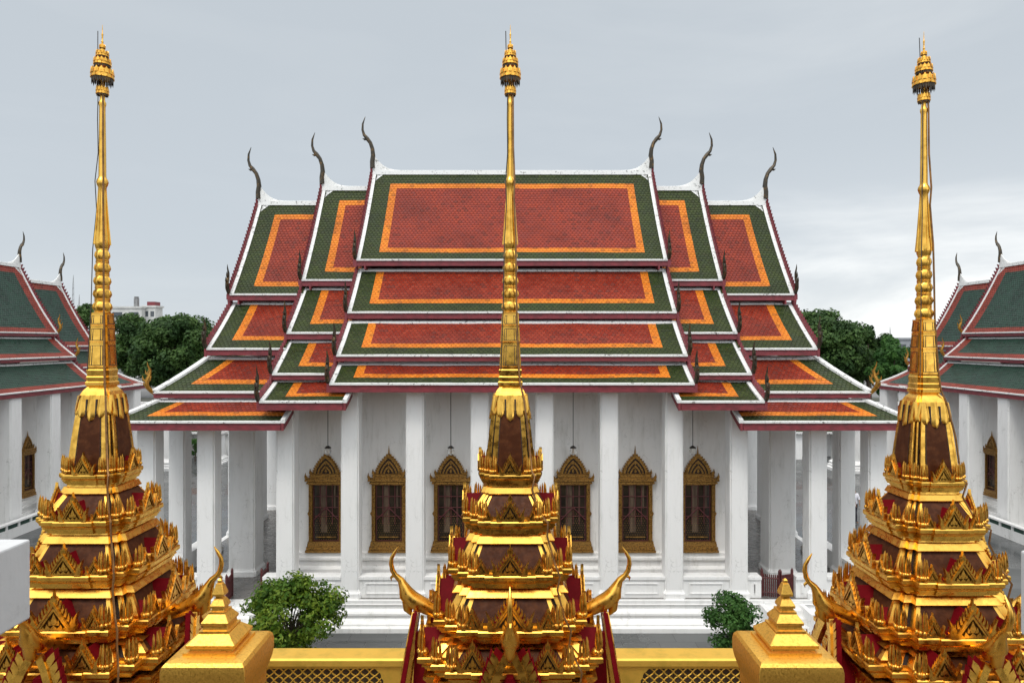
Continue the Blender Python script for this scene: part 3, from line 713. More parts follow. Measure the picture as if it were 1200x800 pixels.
def tree(name, label, x, y, ztop, rx, zlow, n, size, m, nclump=26, seed=1, group=None, trunks=1, clump=.36, cat='tree', tr_r=.35):
    rnd = random.Random(seed); root = thing(name, label, cat, (x, y, -H), group)
    cz = (ztop+zlow)/2; rz_ = (ztop-zlow)/2; cents = []
    for i in range(nclump):
        th = rnd.uniform(0, 2*math.pi); u = rnd.uniform(-.9, 1); rr = math.sqrt(max(0, 1-u*u)); q = rnd.uniform(.45, 1)
        cr = rx*clump*rnd.uniform(.6, 1.15)
        cents.append((Vector((x+(rx-cr*.8)*rr*q*math.cos(th), y+(rx-cr*.8)*rr*q*math.sin(th), cz+(rz_-cr*.7)*u*q**.5)), cr, .8))
    mb = MB(); leaves(mb, cents, n, size, rnd); mb.build('crown', m, root)
    tm = MB()
    for k in range(trunks):
        bx_ = x+rnd.uniform(-.1, .1)*rx*(trunks > 1); by = y+rnd.uniform(-.1, .1)*rx*(trunks > 1)
        fork = Vector((bx_+rnd.uniform(-.06, .06)*rx, by, -H+(cz+H)*.55))
        tm.tube([(bx_, by, -H-.05), (bx_+.02*rx, by, -H+(cz+H)*.3), fork], [tr_r, tr_r*.8, tr_r*.65], 7)
        for c, r, _ in cents[k::trunks]:
            mid = fork.lerp(c, .5)+Vector((0, 0, .08*rz_)); tm.tube([fork, mid, c], [tr_r*.42, tr_r*.24, tr_r*.06], 5)
    tm.build('trunk', BARK, root, smooth=60)
    return root
gB = 'trees beyond the temple compound'
def farT(px, py_top, py_low, rpx, Y, label, n, seed, m=LEAF_D, nclump=30, clump=.36):
    c = P(px, 400, Y); k = Y/800
    tree('rain_tree', label, c.x, Y, (400-py_top)*k, rpx*k, (400-py_low)*k, n, .60, m, nclump, seed, gB, clump=clump, tr_r=.5)
farT(210, 365, 462, 62, 110, 'wide dark green tree left of the main hall, behind the golden roof-tail finial', 34000, 3, nclump=70, clump=.27)
farT(256, 380, 450, 36, 116, 'dark tree half hidden behind the left end of the main roof', 12000, 23, nclump=36)
farT(150, 362, 452, 36, 118, 'dark tree directly right of the left spire, below the white apartment block', 14000, 4, nclump=36)
farT(98, 348, 446, 26, 122, 'dark tree between the left side hall and the left spire', 9000, 5)
farT(966, 357, 470, 56, 108, 'large dark tree standing right of the main hall roof', 34000, 6, nclump=66, clump=.28)
farT(1018, 373, 465, 28, 112, 'medium tree with a loose crown between the large tree and the right spire', 9000, 8, clump=.33)
farT(1044, 393, 470, 32, 100, 'light green spreading tree just left of the right spire', 14000, 9, LEAF_M, clump=.34, nclump=40)
tree('potted_tree', 'bright green small tree in front of the hall plinth, left of the central spire', -6.62, 20.4, -6.80, 1.72, -9.65, 12500, .125, LEAF_B, 62, 11, 'small trees before the main hall', 3, .26, tr_r=.05)
tree('potted_tree', 'compact dark green small tree in front of the hall plinth, right of the central spire', 6.60, 20.6, -7.38, .98, -9.6, 6500, .10, LEAF_M, 30, 12, 'small trees before the main hall', 2, .36, tr_r=.045)
tree('shrub', 'low green shrub in the rear courtyard, seen between the left columns', -26.0, 56, -7.6, .9, -9.6, 700, .25, LEAF_M, 8, 13, cat='shrub', tr_r=.06)

# ------------------------------------------------------------------ far town
def block(name, label, px0, px1, py, Y, m, floors, depth=14, extra=None):
    x0, x1 = (px0-600)/800*Y, (px1-600)/800*Y; zt = (400-py)/800*Y
    root = thing(name, label, 'building', ((x0+x1)/2, Y, -H))
    mb = MB(); mb.box(x0, x1, Y, Y+depth, -H, zt); mb.box(x0-.3, x1+.3, Y-.3, Y+depth+.3, zt, zt+.5); mb.build('wall', m, root)
    fh = 3.2; z = zt-2.6
    for f_ in range(floors):
        n = max(2, int((x1-x0)/3.2))
        for k in range(n):
            w0 = x0+(x1-x0)*(k+.2)/n; w1 = x0+(x1-x0)*(k+.8)/n
            wm = MB(); wm.box(w0, w1, Y-.06, Y+.1, z, z+1.5); wm.build('window', GLASS, root)
        z -= fh
    return root, x0, x1, zt
b, x0, x1, zt = block('apartment_building', 'white flat roofed apartment block rising behind the left trees', 128, 166, 361, 190, CONC, 4, 4)
mb = MB(); mb.box(x0+6, x0+7, 191.5, 192.5, zt+.5, zt+3); mb.lathe([(.1, zt+2.6), (.7, zt+3.3)], x0+6.5, 192, 8); mb.build('rooftop_tank', METAL, b)
b, x0, x1, zt = block('apartment_building', 'stepped white block with a maroon stair head behind the left trees', 168, 182, 360, 192, CONC, 3, 4)
mb = MB(); mb.box(x1-2.6, x1-.4, 192.5, 195.5, zt+.5, zt+1.6); mb.build('stair_head', BOARD, b)
b, x0, x1, zt = block('shop_house', 'cream low building with a blue awning between the left spire and the trees', 133, 154, 413, 150, CONC, 2)
mb = MB(); mb.quad([(x0, 149.9, -4.6), (x1, 149.9, -4.6), (x1, 148, -5.6), (x0, 148, -5.6)]); mb.build('awning', BLUE, b)
block('office_building', 'grey flat roofed building between the right trees and the right spire', 1053, 1075, 398, 170, GREYC, 3)
block('apartment_building', 'pale low block glimpsed under the left tree crowns', 186, 240, 428, 175, CONC, 1)
def mast(px, py, Y, label):
    x = (px-600)/800*Y; zt = (400-py)/800*Y; mb = MB()
    for dx, dy in ((-.5, -.3), (.5, -.3), (0, .5)): mb.tube([(x+dx*1.5, Y+dy*1.5, -H), (x+dx*.3, Y+dy*.3, zt-3), (x, Y, zt)], [.12, .08, .04], 4)
    for k in range(12):
        z = lerp(-5, zt-3, k/12); q = lerp(1.3, .35, k/12)*.5; mb.tube([(x-q, Y-.2, z), (x+q, Y-.2, z+.8)], .05, 4)
    tag(mb.build('radio_mast', METAL), label, 'mast', 'distant radio masts')
mast(86, 322, 230, 'thin lattice radio mast left of the left spire')
mast(93, 345, 230, 'short radio mast beside the taller mast near the left spire')
mast(1043, 383, 230, 'thin radio mast above the trees left of the right spire')
# parked vans far away under the trees
def van():
    root = thing('parked_van', 'white van parked beyond the trees on the left', 'van', (0, 0, -H), 'vans parked beyond the trees')
    mb = MB(); pr = [(-2.4, .35), (2.3, .35), (2.4, 1.0), (1.7, 1.25), (1.2, 2.0), (-2.3, 2.05), (-2.4, 1.2)]
    mb.prism(pr, lambda u, v, d: (u, d, v), -.85, .85); mb.build('body', mat('white_car_paint', (.78, .79, .8), .3)[0], root, local=True)
    for y in (-.86, .86):
        mb = MB(); mb.prism([(-2.1, 1.2), (1.35, 1.25), (1.05, 1.85), (-2.1, 1.9)], lambda u, v, d: (u, d, v), y-.01, y+.01); mb.build('window', GLASS, root, local=True)
        for x in (-1.5, 1.5):
            mb = MB(); mb.prism([(x+.33*math.cos(a*math.pi/6), .33+.33*math.sin(a*math.pi/6)) for a in range(12)], lambda u, v, d: (u, d, v), y-.1, y+.06); mb.build('wheel', CABLE, root, local=True)
    return root
vn = van(); xs = [(-95.5, 172), (-90.3, 173), (-84.9, 171.5)]
vl = ['leftmost of the three white vans parked beyond the left trees', 'middle of the three white vans parked beyond the left trees', 'rightmost of the three white vans parked beyond the left trees']
for i, (x, y) in enumerate(xs):
    o = vn if i == 0 else copy_tree(vn); o.location = (x, y, -H); o['label'] = vl[i]

# ------------------------------------------------------------------ people in the rear courtyard
SKIN = mat('skin', (.32, .18, .11), .5)[0]; SHIRT = mat('white_shirt', (.72, .72, .78), .7)[0]; TROU = mat('dark_trousers', (.02, .02, .03), .7)[0]; HAIR = mat('black_hair', (.01, .01, .01), .5)[0]
def person(x, y, label, stride, rz):
    root = thing('person', label, 'person', (x, y, -H), 'visitors walking in the rear courtyard', rz)
    bm = bmesh.new(); s = stride
    V = {}
    def v(n, co): V[n] = bm.verts.new(co)
    v('pel', (0, 0, .93)); v('ch', (0, .01, 1.28)); v('nk', (0, 0, 1.45)); v('hd', (0, -.02, 1.56)); v('tp', (0, -.01, 1.66))
    for q, g_ in (('l', -1), ('r', 1)):
        v('hp'+q, (g_*.09, 0, .88)); v('kn'+q, (g_*.10, -g_*s*.5-.02, .48)); v('an'+q, (g_*.10, -g_*s*.7+.05*g_*s, .09)); v('to'+q, (g_*.11, -g_*s*.7-.15, .04))
        v('sh'+q, (g_*.17, 0, 1.38)); v('el'+q, (g_*.24, g_*s*.3, 1.10)); v('wr'+q, (g_*.25, g_*s*.4-.08, .88)); v('ha'+q, (g_*.25, g_*s*.45-.1, .78))
    E = [('pel', 'ch'), ('ch', 'nk'), ('nk', 'hd'), ('hd', 'tp')]
    for q in 'lr': E += [('pel', 'hp'+q), ('hp'+q, 'kn'+q), ('kn'+q, 'an'+q), ('an'+q, 'to'+q), ('ch', 'sh'+q), ('sh'+q, 'el'+q), ('el'+q, 'wr'+q), ('wr'+q, 'ha'+q)]
    for a, b_ in E: bm.edges.new((V[a], V[b_]))
    names = list(V); me = bpy.data.meshes.new('body'); bm.verts.index_update(); bm.to_mesh(me); bm.free()
    o = link('body', me, root); skm = o.modifiers.new('skin', 'SKIN')
    rad = dict(pel=.14, ch=.16, nk=.055, hd=.095, tp=.07, hp=.09, kn=.06, an=.042, to=.035, sh=.06, el=.042, wr=.03, ha=.035)
    for i, n_ in enumerate(names):
        r = rad.get(n_, rad.get(n_[:2])); me.skin_vertices[0].data[i].radius = (r, r*(.75 if n_ in ('ch', 'pel') else 1))
        me.skin_vertices[0].data[i].use_root = n_ == 'pel'
    o.modifiers.new('sub', 'SUBSURF').levels = 1
    dg = bpy.context.evaluated_depsgraph_get(); me2 = bpy.data.meshes.new_from_object(o.evaluated_get(dg)); o.modifiers.clear(); o.data = me2
    me2.materials.clear(); me2.materials.append(SKIN)
    for p in me2.polygons: p.use_smooth = True
    # clothes: shells grown from the body
    def shell(nm, m, test, off):
        b2_ = bmesh.new(); b2_.from_mesh(me2); b2_.normal_update()
        kill = [f_ for f_ in b2_.faces if not test(f_.calc_center_median())]
        bmesh.ops.delete(b2_, geom=kill, context='FACES')
        for vv in b2_.verts: vv.co += vv.normal*off
        mm = bpy.data.meshes.new(nm); b2_.to_mesh(mm); b2_.free(); mm.materials.clear(); mm.materials.append(m)
        link(nm, mm, root)
    shell('shirt', SHIRT, lambda c: .86 < c.z < 1.44 and (abs(c.x) < .2 or c.z > 1.12), .018)
    shell('trousers', TROU, lambda c: .08 < c.z < .95 and abs(c.x) < .19, .014)
    shell('hair', HAIR, lambda c: c.z > 1.60 or (c.z > 1.50 and c.y > .02), .012)
    return root
person(18.55, 37.2, 'person in a white shirt and dark trousers walking beyond the right columns, on the left', .22, R(20))
person(19.0, 37.9, 'person in a white shirt and dark trousers walking beyond the right columns, on the right', -.22, R(-15))

# ------------------------------------------------------------------ the golden spires
def plan(h, z, c=None, p=.001, rr=.13):
    r = rr*h; c = h*.34 if c is None else c
    q = [(h+p, -c), (h+p, c), (h, c), (h, h-2*r), (h-r, h-2*r), (h-r, h-r), (h-2*r, h-r), (h-2*r, h), (c, h)]
    pts = []
    for k in range(4):
        a = k*math.pi/2; ca, sa = round(math.cos(a)), round(math.sin(a))
        for x, y in q: pts.append((x*ca-y*sa, x*sa+y*ca, z))
    return pts
def flame(mb, f, x, z, w, h, lean=0, d0=0, d1=.02, mi=0):
    mb.prism([(x-w/2, z), (x+w/2, z), (x+w*.62+lean*.3, z+h*.35), (x+w*.22+lean*.7, z+h*.72), (x+lean, z+h), (x-w*.30+lean*.6, z+h*.62), (x-w*.55+lean*.2, z+h*.3)], f, d0, d1, mi)
def gablet_meshes(w, h, back):
    """little gable dormer facing -Y, base centre at origin: carved gold front + maroon roof behind"""
    mb = MB(); f = lambda u, v, d: (u, -d, v); W = w/2; t = w*.085
    for s in (-1, 1):
        fs = lambda u, v, d, s=s: (s*u, -d, v)
        # rake board
        mb.prism([(0, h*.76), (W*.80, h*.06), (W*.80-t*1.25, h*.06), (0, h*.76-t*2.6)], fs, -.01, .045)
        mb.prism([(0, h*.735), (W*.76, h*.07), (W*.76-t*.42, h*.07), (0, h*.735-t*.9)], fs, .044, .060)
        mb.prism([(0, h*.735-t*1.1), (W*.76-t*.5, h*.07), (W*.76-t*.62, h*.07), (0, h*.735-t*1.35)], fs, .044, .047, 1)
        # flame teeth along the rake
        n = 6
        for k in range(n):
            q = (k+.7)/(n+.6); x, z = lerp(0, W*.86, q), lerp(h*.78, h*.10, q)
            mb.prism([(x-w*.030, z-h*.03), (x+w*.030, z-h*.05), (x+w*.050, z+h*.05), (x+w*.022, z+h*.17), (x+w*.010, z+h*.08)], fs, .0, .035)
        # upturned naga foot
        mb.prism([(W*.62, 0), (W*.98, 0), (W*1.04, h*.16), (W*.98, h*.26), (W*1.10, h*.50), (W*.90, h*.34), (W*.80, h*.18), (W*.70, h*.12)], fs, -.01, .055)
        mb.prism([(W*.52, 0), (W*.66, 0), (W*.72, h*.12), (W*.60, h*.2), (W*.55, h*.08)], fs, .0, .045)
    # crest spike
    mb.prism([(-w*.05, h*.70), (w*.05, h*.70), (w*.065, h*.80), (w*.02, h*.90), (0, h*1.04), (-w*.02, h*.90), (-w*.065, h*.80)], f, -.005, .045)
    # foliage in the opening
    for x, z, ww, hh, l in ((0, .16*h, .12*w, .30*h, 0), (0, .02*h, .14*w, .14*h, 0), (-.13*w, .02*h, .10*w, .16*h, -.03*w), (.13*w, .02*h, .10*w, .16*h, .03*w), (-.22*w, .01*h, .08*w, .10*h, -.03*w), (.22*w, .01*h, .08*w, .10*h, .03*w), (-.08*w, .15*h, .07*w, .14*h, -.03*w), (.08*w, .15*h, .07*w, .14*h, .03*w)):
        flame(mb, f, x, z, ww, hh, l, .0, .04)
    mb.prism([(-W*.8, .002), (W*.8, .002), (0, h*.66)], f, -.011, -.003, 1)
    gold = mb.mesh('gablet', [GOLDO, SLOT], smooth=30)
    rf = MB(); poly = [(-W*.88, 0), (W*.88, 0), (W*.80, h*.06), (0, h*.64), (-W*.80, h*.06)]
    rf.prism(poly, lambda u, v, d: (u, -d, v), -back, -.012)
    return gold, rf.mesh('gablet_roof', MAROON)
def leaf_cluster_mesh(w, h):
    """a cup holding a fan of upright flame fingers"""
    mb = MB(); r = w/2
    mb.lathe([(r*.55, 0), (r*.88, h*.015), (r*.88, h*.04), (r*.62, h*.06), (r*.80, h*.11), (r*.80, h*.17), (r*.60, h*.24), (r*.4, h*.25)], 0, 0, 10)
    for ang, hh in ((0, 1.0), (-42, .94), (42, .94), (-84, .86), (84, .86)):
        X, Y = math.sin(R(ang))*r*.72, -math.cos(R(ang))*r*.72
        mb.tube([(X*.8, Y*.8, h*.20), (X*1.02, Y*1.04, h*.34), (X*1.0, Y*1.0, h*.58*hh), (X*.92, Y*.92, h*.84*hh), (X*.90, Y*.90, h*hh)], [r*.15, r*.24, r*.225, r*.17, r*.03], 7)
        mb.lathe([(0, h*.05), (r*.26, h*.10), (r*.30, h*.16), (r*.18, h*.23), (0, h*.26)], X*1.08, Y*1.08, 7)
    return mb.mesh('leaf_antefix', GOLDO, smooth=50)

def spire(root):
    L = lambda mb, name, m, parent=None, smooth=None: mb.build(name, m, parent or root, smooth=smooth, local=True)
    # heights are camera-relative; root sits on the terrace at ZT
    ZT = -7.75; z_ = lambda z: z-ZT
    levels = [(.53, -2.24, -2.42), (.80, -2.95, -3.17), (1.03, -3.76, -3.99), (1.26, -4.55, -4.79), (1.50, -5.09, -5.34)]
    for i, (h, zt, zb) in enumerate(levels):
        mb = MB(); p = .035 if i else .02; c = h*.40; d = zt-zb
        prof = [(.78, zb+.001), (.90, zb), (.90, zb+d*.12), (.925, zb+d*.15), (.925, zb+d*.30), (.955, zb+d*.33), (.955, zb+d*.42), (.94, zb+d*.45), (.94, zb+d*.50), (.975, zb+d*.56), (.985, zb+d*.62), (1.0, zb+d*.66), (1.0, zt-.02), (.985, zt), (.7, zt+.001)]
        mb.loft([plan(h*k, z_(z), c*k**.5, p, .165) for k, z in prof]); L(mb, 'ledge', GOLD)
    # battered storeys between ledges
    for i in range(4):
        hu, _, zu = levels[i]; hl, zl, _ = levels[i+1]
        mb = MB(); d = zu-zl
        hb, ht = hl*.85, hu*.84
        sh = [(hb, zl), (hb*.99, zl+.05), (ht, zu-.30*d), (hu*.925, zu-.295*d), (hu*.935, zu-.27*d), (hu*.86, zu-.055), (hu*.79, zu-.05), (hu*.77, zu+.01)]
        mb.loft([plan(h, z_(z)) for h, z in sh]); gm_ = mb
        # red panels on the four faces, dark grooves beside the corner pilasters
        za, zb_ = zl+.05, zu-.315*d
        def hz(z): return lerp(hb*.99, ht, (z-zl-.05)/((zu-.30*d)-(zl+.05)))
        for k in range(4):
            a = k*math.pi/2; rot = lambda x, y, z: (x*math.cos(a)-y*math.sin(a), x*math.sin(a)+y*math.cos(a), z_(z))
            pm = MB(); A, B = hz(za), hz(zb_); wa, wb = A*.74*.90, B*.74*.90
            pm.loft([[rot(wx, -(hh+o), zz) for wx, hh, zz in ((-wa, A, za), (wa, A, za), (wb, B, zb_), (-wb, B, zb_))] for o in (-.02, .006)])
            L(pm, 'red_panel', OXIDE)
        for k in range(4):
            a = k*math.pi/2; rot = lambda x, y, z: (x*math.cos(a)-y*math.sin(a), x*math.sin(a)+y*math.cos(a), z_(z))
            for s in (-1, 1):
                for off, f0, f1 in ((1, .74, .80), (1, .74+.13, .74+.13)):
                    if f0 == f1: continue
                    for (o_) in (.005,):
                        A, B = hz(za), hz(zb_)
                        gm_.quad([rot(s*A*f0*1.0+s*.003, -(A*.87+o_), za), rot(s*A*f1, -(A*.87+o_), za), rot(s*B*f1, -(B*.87+o_), zb_), rot(s*B*f0+s*.003, -(B*.87+o_), zb_)], 1)
                        gm_.quad([rot(s*(A*.87+o_), -(A*f0+.003), za), rot(s*(A*.87+o_), -A*f1, za), rot(s*(B*.87+o_), -B*f1, zb_), rot(s*(B*.87+o_), -(B*f0+.003), zb_)], 1)
        L(mb, 'storey', [GOLD, SLOT])
    # bell
    mb = MB(); bz = [(.425, -2.24), (.41, -2.05), (.375, -1.7), (.335, -1.35), (.315, -1.22)]
    mb.loft([plan(h, z_(z)) for h, z in bz]); mb.loft([plan(h, z_(z)) for h, z in ((.325, -1.24), (.325, -1.18), (.30, -1.03), (.275, -.93), (.24, -.86), (.19, -.80), (.17, -.77))]); bell = mb
    hb_ = lambda z: lerp(.315, .425, (z+1.22)/(-1.02))
    for k in range(4):
        a = k*math.pi/2; rot = lambda x, y, z: (x*math.cos(a)-y*math.sin(a), x*math.sin(a)+y*math.cos(a), z_(z))
        pm = MB(); za, zb_ = -2.22, -1.24; rows = [za, -1.9, -1.55, zb_]
        H_ = {za: .425, -1.9: .397, -1.55: .358, zb_: .318}
        pm.loft([[rot(-H_[z]*.50, -(H_[z]+.006), z), rot(H_[z]*.50, -(H_[z]+.006), z), rot(H_[z]*.50, -(H_[z]-.02), z), rot(-H_[z]*.50, -(H_[z]-.02), z)] for z in rows]); L(pm, 'red_panel', OXIDE)
    for k in range(4):
        a = k*math.pi/2; rot = lambda x, y, z: (x*math.cos(a)-y*math.sin(a), x*math.sin(a)+y*math.cos(a), z_(z))
        for s in (-1, 1):
            for za, zb_ in ((-2.22, -1.9), (-1.9, -1.55), (-1.55, -1.24)):
                A, B = H_[round(za, 2)] if round(za, 2) in H_ else .425, H_[zb_]
                for (fa, fb) in ((.742, .80),):
                    bell.quad([rot(s*A*fa, -(A*.87+.004), za), rot(s*A*fb, -(A*.87+.004), za), rot(s*B*fb, -(B*.87+.004), zb_), rot(s*B*fa, -(B*.87+.004), zb_)], 1)
                    bell.quad([rot(s*(A*.87+.004), -A*fa, za), rot(s*(A*.87+.004), -A*fb, za), rot(s*(B*.87+.004), -B*fb, zb_), rot(s*(B*.87+.004), -B*fa, zb_)], 1)
                bell.quad([rot(s*A*.50, -(A+.009), za), rot(s*A*.535, -(A+.009), za), rot(s*B*.535, -(B+.009), zb_), rot(s*B*.50, -(B+.009), zb_)], 1)
    L(bell, 'bell', [GOLD, SLOT])
    pt = MB(); sl = pt
    for k in range(4):
        a = k*math.pi/2; rot = lambda x, y, z: (x*math.cos(a)-y*math.sin(a), x*math.sin(a)+y*math.cos(a), z_(z))
        def petal(cx_, yo, w, ztop, zbot, bulge=.03):
            nseg = 14; rows = []
            for j in range(nseg+1):
                t = j/nseg; z = lerp(ztop, zbot, t); ww = w/2*(1.0 if t < .72 else math.sqrt(max(0, 1-((t-.72)/.28)**2)))*(.74+.26*min(1, t*1.6))
                y = yo + .075*t; rows.append((ww+.001, y, z))
            pt.loft([[rot(cx_-ww, -(y-.01), z), rot(cx_-ww*.5, -(y+bulge*.8), z), rot(cx_, -(y+bulge), z), rot(cx_+ww*.5, -(y+bulge*.8), z), rot(cx_+ww, -(y-.01), z), rot(cx_, -(y-.03), z)] for ww, y, z in rows])
        petal(0, .272, .165, -.92, -1.36)
        for s in (-1, 1):
            petal(s*.166, .262, .150, -.92, -1.30); 
            sl.prism([(s*.070, -.99), (s*.098, -.99), (s*.094, -1.22), (s*.083, -1.30), (s*.074, -1.22)], lambda u, v, d: rot(u, -(.30+d-.11*(v+.99)), v), -.02, .012, 1)
            petal(s*.262, .225, .10, -.93, -1.26, .02)
    L(pt, 'petal_collar', [GOLD, SLOT], smooth=50)
    # panelled neck
    mb = MB()
    pr = [(.17, -.80), (.215, -.76), (.215, -.71), (.195, -.69), (.205, -.62), (.19, -.60), (.20, -.50), (.185, -.48), (.19, -.45)]
    secs = [(-.45, -.02, .188, .166), (-.02, .27, .172, .155), (.27, .50, .158, .142)]
    for za, zb_, ha, hb2 in secs: pr += [(ha*.93, za), (ha*.93, za+.015), (ha, za+.02), (hb2, zb_-.02), (hb2*1.03, zb_-.015), (hb2*1.03, zb_)]
    mb.loft([plan(h, z_(z), rr=.16) for h, z in pr]); gm_ = mb
    for za, zb_, ha, hb2 in secs:
        for k in range(4):
            a = k*math.pi/2; rot = lambda x, y, z: (x*math.cos(a)-y*math.sin(a), x*math.sin(a)+y*math.cos(a), z_(z))
            for x in (-.42, .42, -.62, .62):
                t_ = .011
                gm_.quad([rot(ha*x-t_*.5, -(ha+.003), za+.04), rot(ha*x+t_*.5, -(ha+.003), za+.04), rot(hb2*x+t_*.4, -(hb2+.003), zb_-.05), rot(hb2*x-t_*.4, -(hb2+.003), zb_-.05)], 1)
            for zz, hh in ((za+.04, ha), (zb_-.05, hb2)):
                gm_.quad([rot(-hh*.62, -(hh+.0035), zz-.006), rot(hh*.62, -(hh+.0035), zz-.006), rot(hh*.62, -(hh+.0035), zz+.006), rot(-hh*.62, -(hh+.0035), zz+.004)], 1)
    L(mb, 'panelled_neck', [GOLD, SLOT])
    # five lotus bulbs
    for j in range(5):
        z0 = .50+j*.226; s = lerp(.139, .110, j/4); mb = MB()
        def ring(r, z, amp):
            return [(r*(1+amp*abs(math.cos(4*th)))*math.cos(th), r*(1+amp*abs(math.cos(4*th)))*math.sin(th), z_(z)) for th in [2*math.pi*k/32 for k in range(32)]]
        mb.loft([ring(s*.88, z0, 0), ring(s*.95, z0+.008, 0), ring(s*.95, z0+.020, 0), ring(s*.88, z0+.026, 0), ring(s*.96, z0+.06, .05), ring(s*.99, z0+.11, .06), ring(s*.93, z0+.15, .05), ring(s*.86, z0+.185, .03), ring(s*.82, z0+.195, 0), ring(s*.90, z0+.202, 0), ring(s*.90, z0+.220, 0), ring(s*.84, z0+.226, 0)])
        for k in range(8):
            th = math.pi/4*k; cx_, cy_ = math.cos(th), math.sin(th)
            mb.tube([(cx_*s*.88, cy_*s*.88, z_(z0+.05)), (cx_*s*.97, cy_*s*.97, z_(z0+.10)), (cx_*s*.93, cy_*s*.93, z_(z0+.15)), (cx_*s*.84, cy_*s*.84, z_(z0+.185))], [s*.12, s*.20, s*.14, s*.02], 5)
        L(mb, 'lotus_bulb', GOLDO if j % 2 else GOLD, smooth=45)
    # shaft
    mb = MB(); n = 16
    mb.lathe([(r, z_(z)) for r, z in ((.10, 1.62), (.115, 1.66), (.125, 1.74), (.118, 1.83), (.10, 1.98), (.082, 2.25), (.07, 2.55), (.066, 2.70), (.085, 2.74), (.098, 2.79), (.09, 2.83), (.07, 2.86), (.062, 2.90), (.058, 3.4), (.052, 3.9), (.050, 4.12), (.06, 4.15), (.062, 4.19), (.045, 4.22), (.04, 4.3))], 0, 0, n)
    for k in range(8):
        th = k*math.pi/4; c_, s_ = math.cos(th), math.sin(th)
        mb.tube([(c_*.118, s_*.118, z_(1.70)), (c_*.10, s_*.10, z_(1.98)), (c_*.07, s_*.07, z_(2.5)), (c_*.064, s_*.064, z_(2.68))], [.026, .018, .010, .004], 5)
    L(mb, 'shaft', GOLD, smooth=35)
    # tiered crown: pierced gold bands with dark leaf fringes
    for r, z0, z1, zf in ((.096, 4.335, 4.455, 4.29), (.180, 4.61, 4.765, 4.485), (.134, 4.845, 4.95, 4.775), (.097, 4.995, 5.085, 4.95), (.042, 5.145, 5.20, 5.12)):
        mb = MB(); hh = z1-z0; n = 14
        mb.lathe([(r*.90, z_(z0)), (r*1.0, z_(z0+hh*.12)), (r*.96, z_(z0+hh*.45)), (r*.93, z_(z0+hh*.9)), (r*.84, z_(z1)), (r*.40, z_(z1+.02)), (r*.25, z_(z1+.09))], 0, 0, 20)
        for k in range(n):
            th = 2*math.pi*k/n; c_, s_ = math.cos(th), math.sin(th); t_ = Vector((-s_, c_, 0)); o_ = Vector((c_, s_, 0)); wd = r*.20
            for zz, up, q in ((z0+hh*.02, hh*.62, 0), (z0+hh*.45, hh*.72, .5)):
                th2 = 2*math.pi*(k+q)/n; o2 = Vector((math.cos(th2), math.sin(th2), 0)); t2_ = Vector((-math.sin(th2), math.cos(th2), 0)); p0 = o2*(r*.98)
                mb.prism([(-wd, 0), (wd, 0), (wd*.8, up*.55), (0, up), (-wd*.8, up*.55)], lambda u, v, d: tuple(p0+t2_*u+o2*(d-v*.12)+Vector((0, 0, z_(zz)+v))), -.004, .010)
        cu_ = L(mb, 'crown_tier', GOLDO)
        fm = MB()
        for k in range(n*2):
            th = math.pi*(k+.5)/n; c_, s_ = math.cos(th), math.sin(th); t_ = Vector((-s_, c_, 0)); o_ = Vector((c_, s_, 0)); p0 = o_*(r*.93); wd = r*.085
            ln_ = (z0-zf)*(1 if k % 2 else .75)
            fm.prism([(-wd, 0), (-wd, -ln_*.6), (0, -ln_), (wd, -ln_*.6), (wd, 0)], lambda u, v, d: tuple(p0+t_*u+o_*d+Vector((0, 0, z_(z0)+.01+v))), -.003, .003)
        L(fm, 'fringe', BRONZE, cu_)
    mb = MB(); mb.lathe([(r, z_(z)) for r, z in ((.03, 4.2), (.03, 4.95), (.02, 5.2), (.014, 5.24), (.022, 5.26), (.010, 5.28), (.014, 5.37), (.018, 5.39), (.007, 5.41), (.006, 5.48), (.003, 5.56))], 0, 0, 8); L(mb, 'needle', GOLDO, smooth=40)
    # ornaments on every ledge
    gsz = [(.36, .37, .0, 0, 0, .17), (.45, .46, .37, .17, .22, .26), (.56, .50, .47, .26, .28, .32), (.70, .62, .60, .34, .38, .36), (.48, .50, 0, 0, 0, .34)]
    for i, (h, zt, zb) in enumerate(levels):
        w_, hh, so, sw, shh, back = gsz[i]
        big = gablet_meshes(w_, hh, back); sm = gablet_meshes(sw, shh, back*.8) if so else None
        cs = [(.145, .31), (.175, .36), (.195, .39), (.21, .42), (.215, .43)][i]; cl = leaf_cluster_mesh(*cs)
        bud = leaf_cluster_mesh(.11, .20) if i == 4 else leaf_cluster_mesh(.085, [.17, .20, .19, .21][i])
        for k in range(4):
            a = k*math.pi/2; rot = lambda x, y: (x*math.cos(a)-y*math.sin(a), x*math.sin(a)+y*math.cos(a))
            yf = -(h+.0)
            def put(ms, x, y, rz=0, nm='gablet'):
                X, Y = rot(x, y); o = link(nm, ms[0] if isinstance(ms, tuple) else ms, root, (X, Y, z_(zt)+.001), a+rz)
                if isinstance(ms, tuple): link('gablet_roof', ms[1], o)
            if i < 4: put(big, 0, yf+.02)
            else: put(big, -.58, yf+.05); put(big, .58, yf+.05)
            if so: put(sm, -so, yf+.06); put(sm, so, yf+.06)
            r = .165*h; e = cs[0]*.50
            put(cl, h-2*r-e, -(h-e*.9), 0, 'leaf_antefix'); put(cl, h-r-e*.9, -(h-r-e*.9), R(45), 'leaf_antefix'); put(cl, h-e*.9, -(h-2*r-e), R(90), 'leaf_antefix')
            if i < 4:
                bo = [.25, .0, .235, .235][i] if i != 1 else .40
                put(bud, -bo if i < 2 else -bo-.62*so, yf+.07, 0, 'bud_antefix'); put(bud, bo if i < 2 else bo+.62*so, yf+.07, 0, 'bud_antefix')
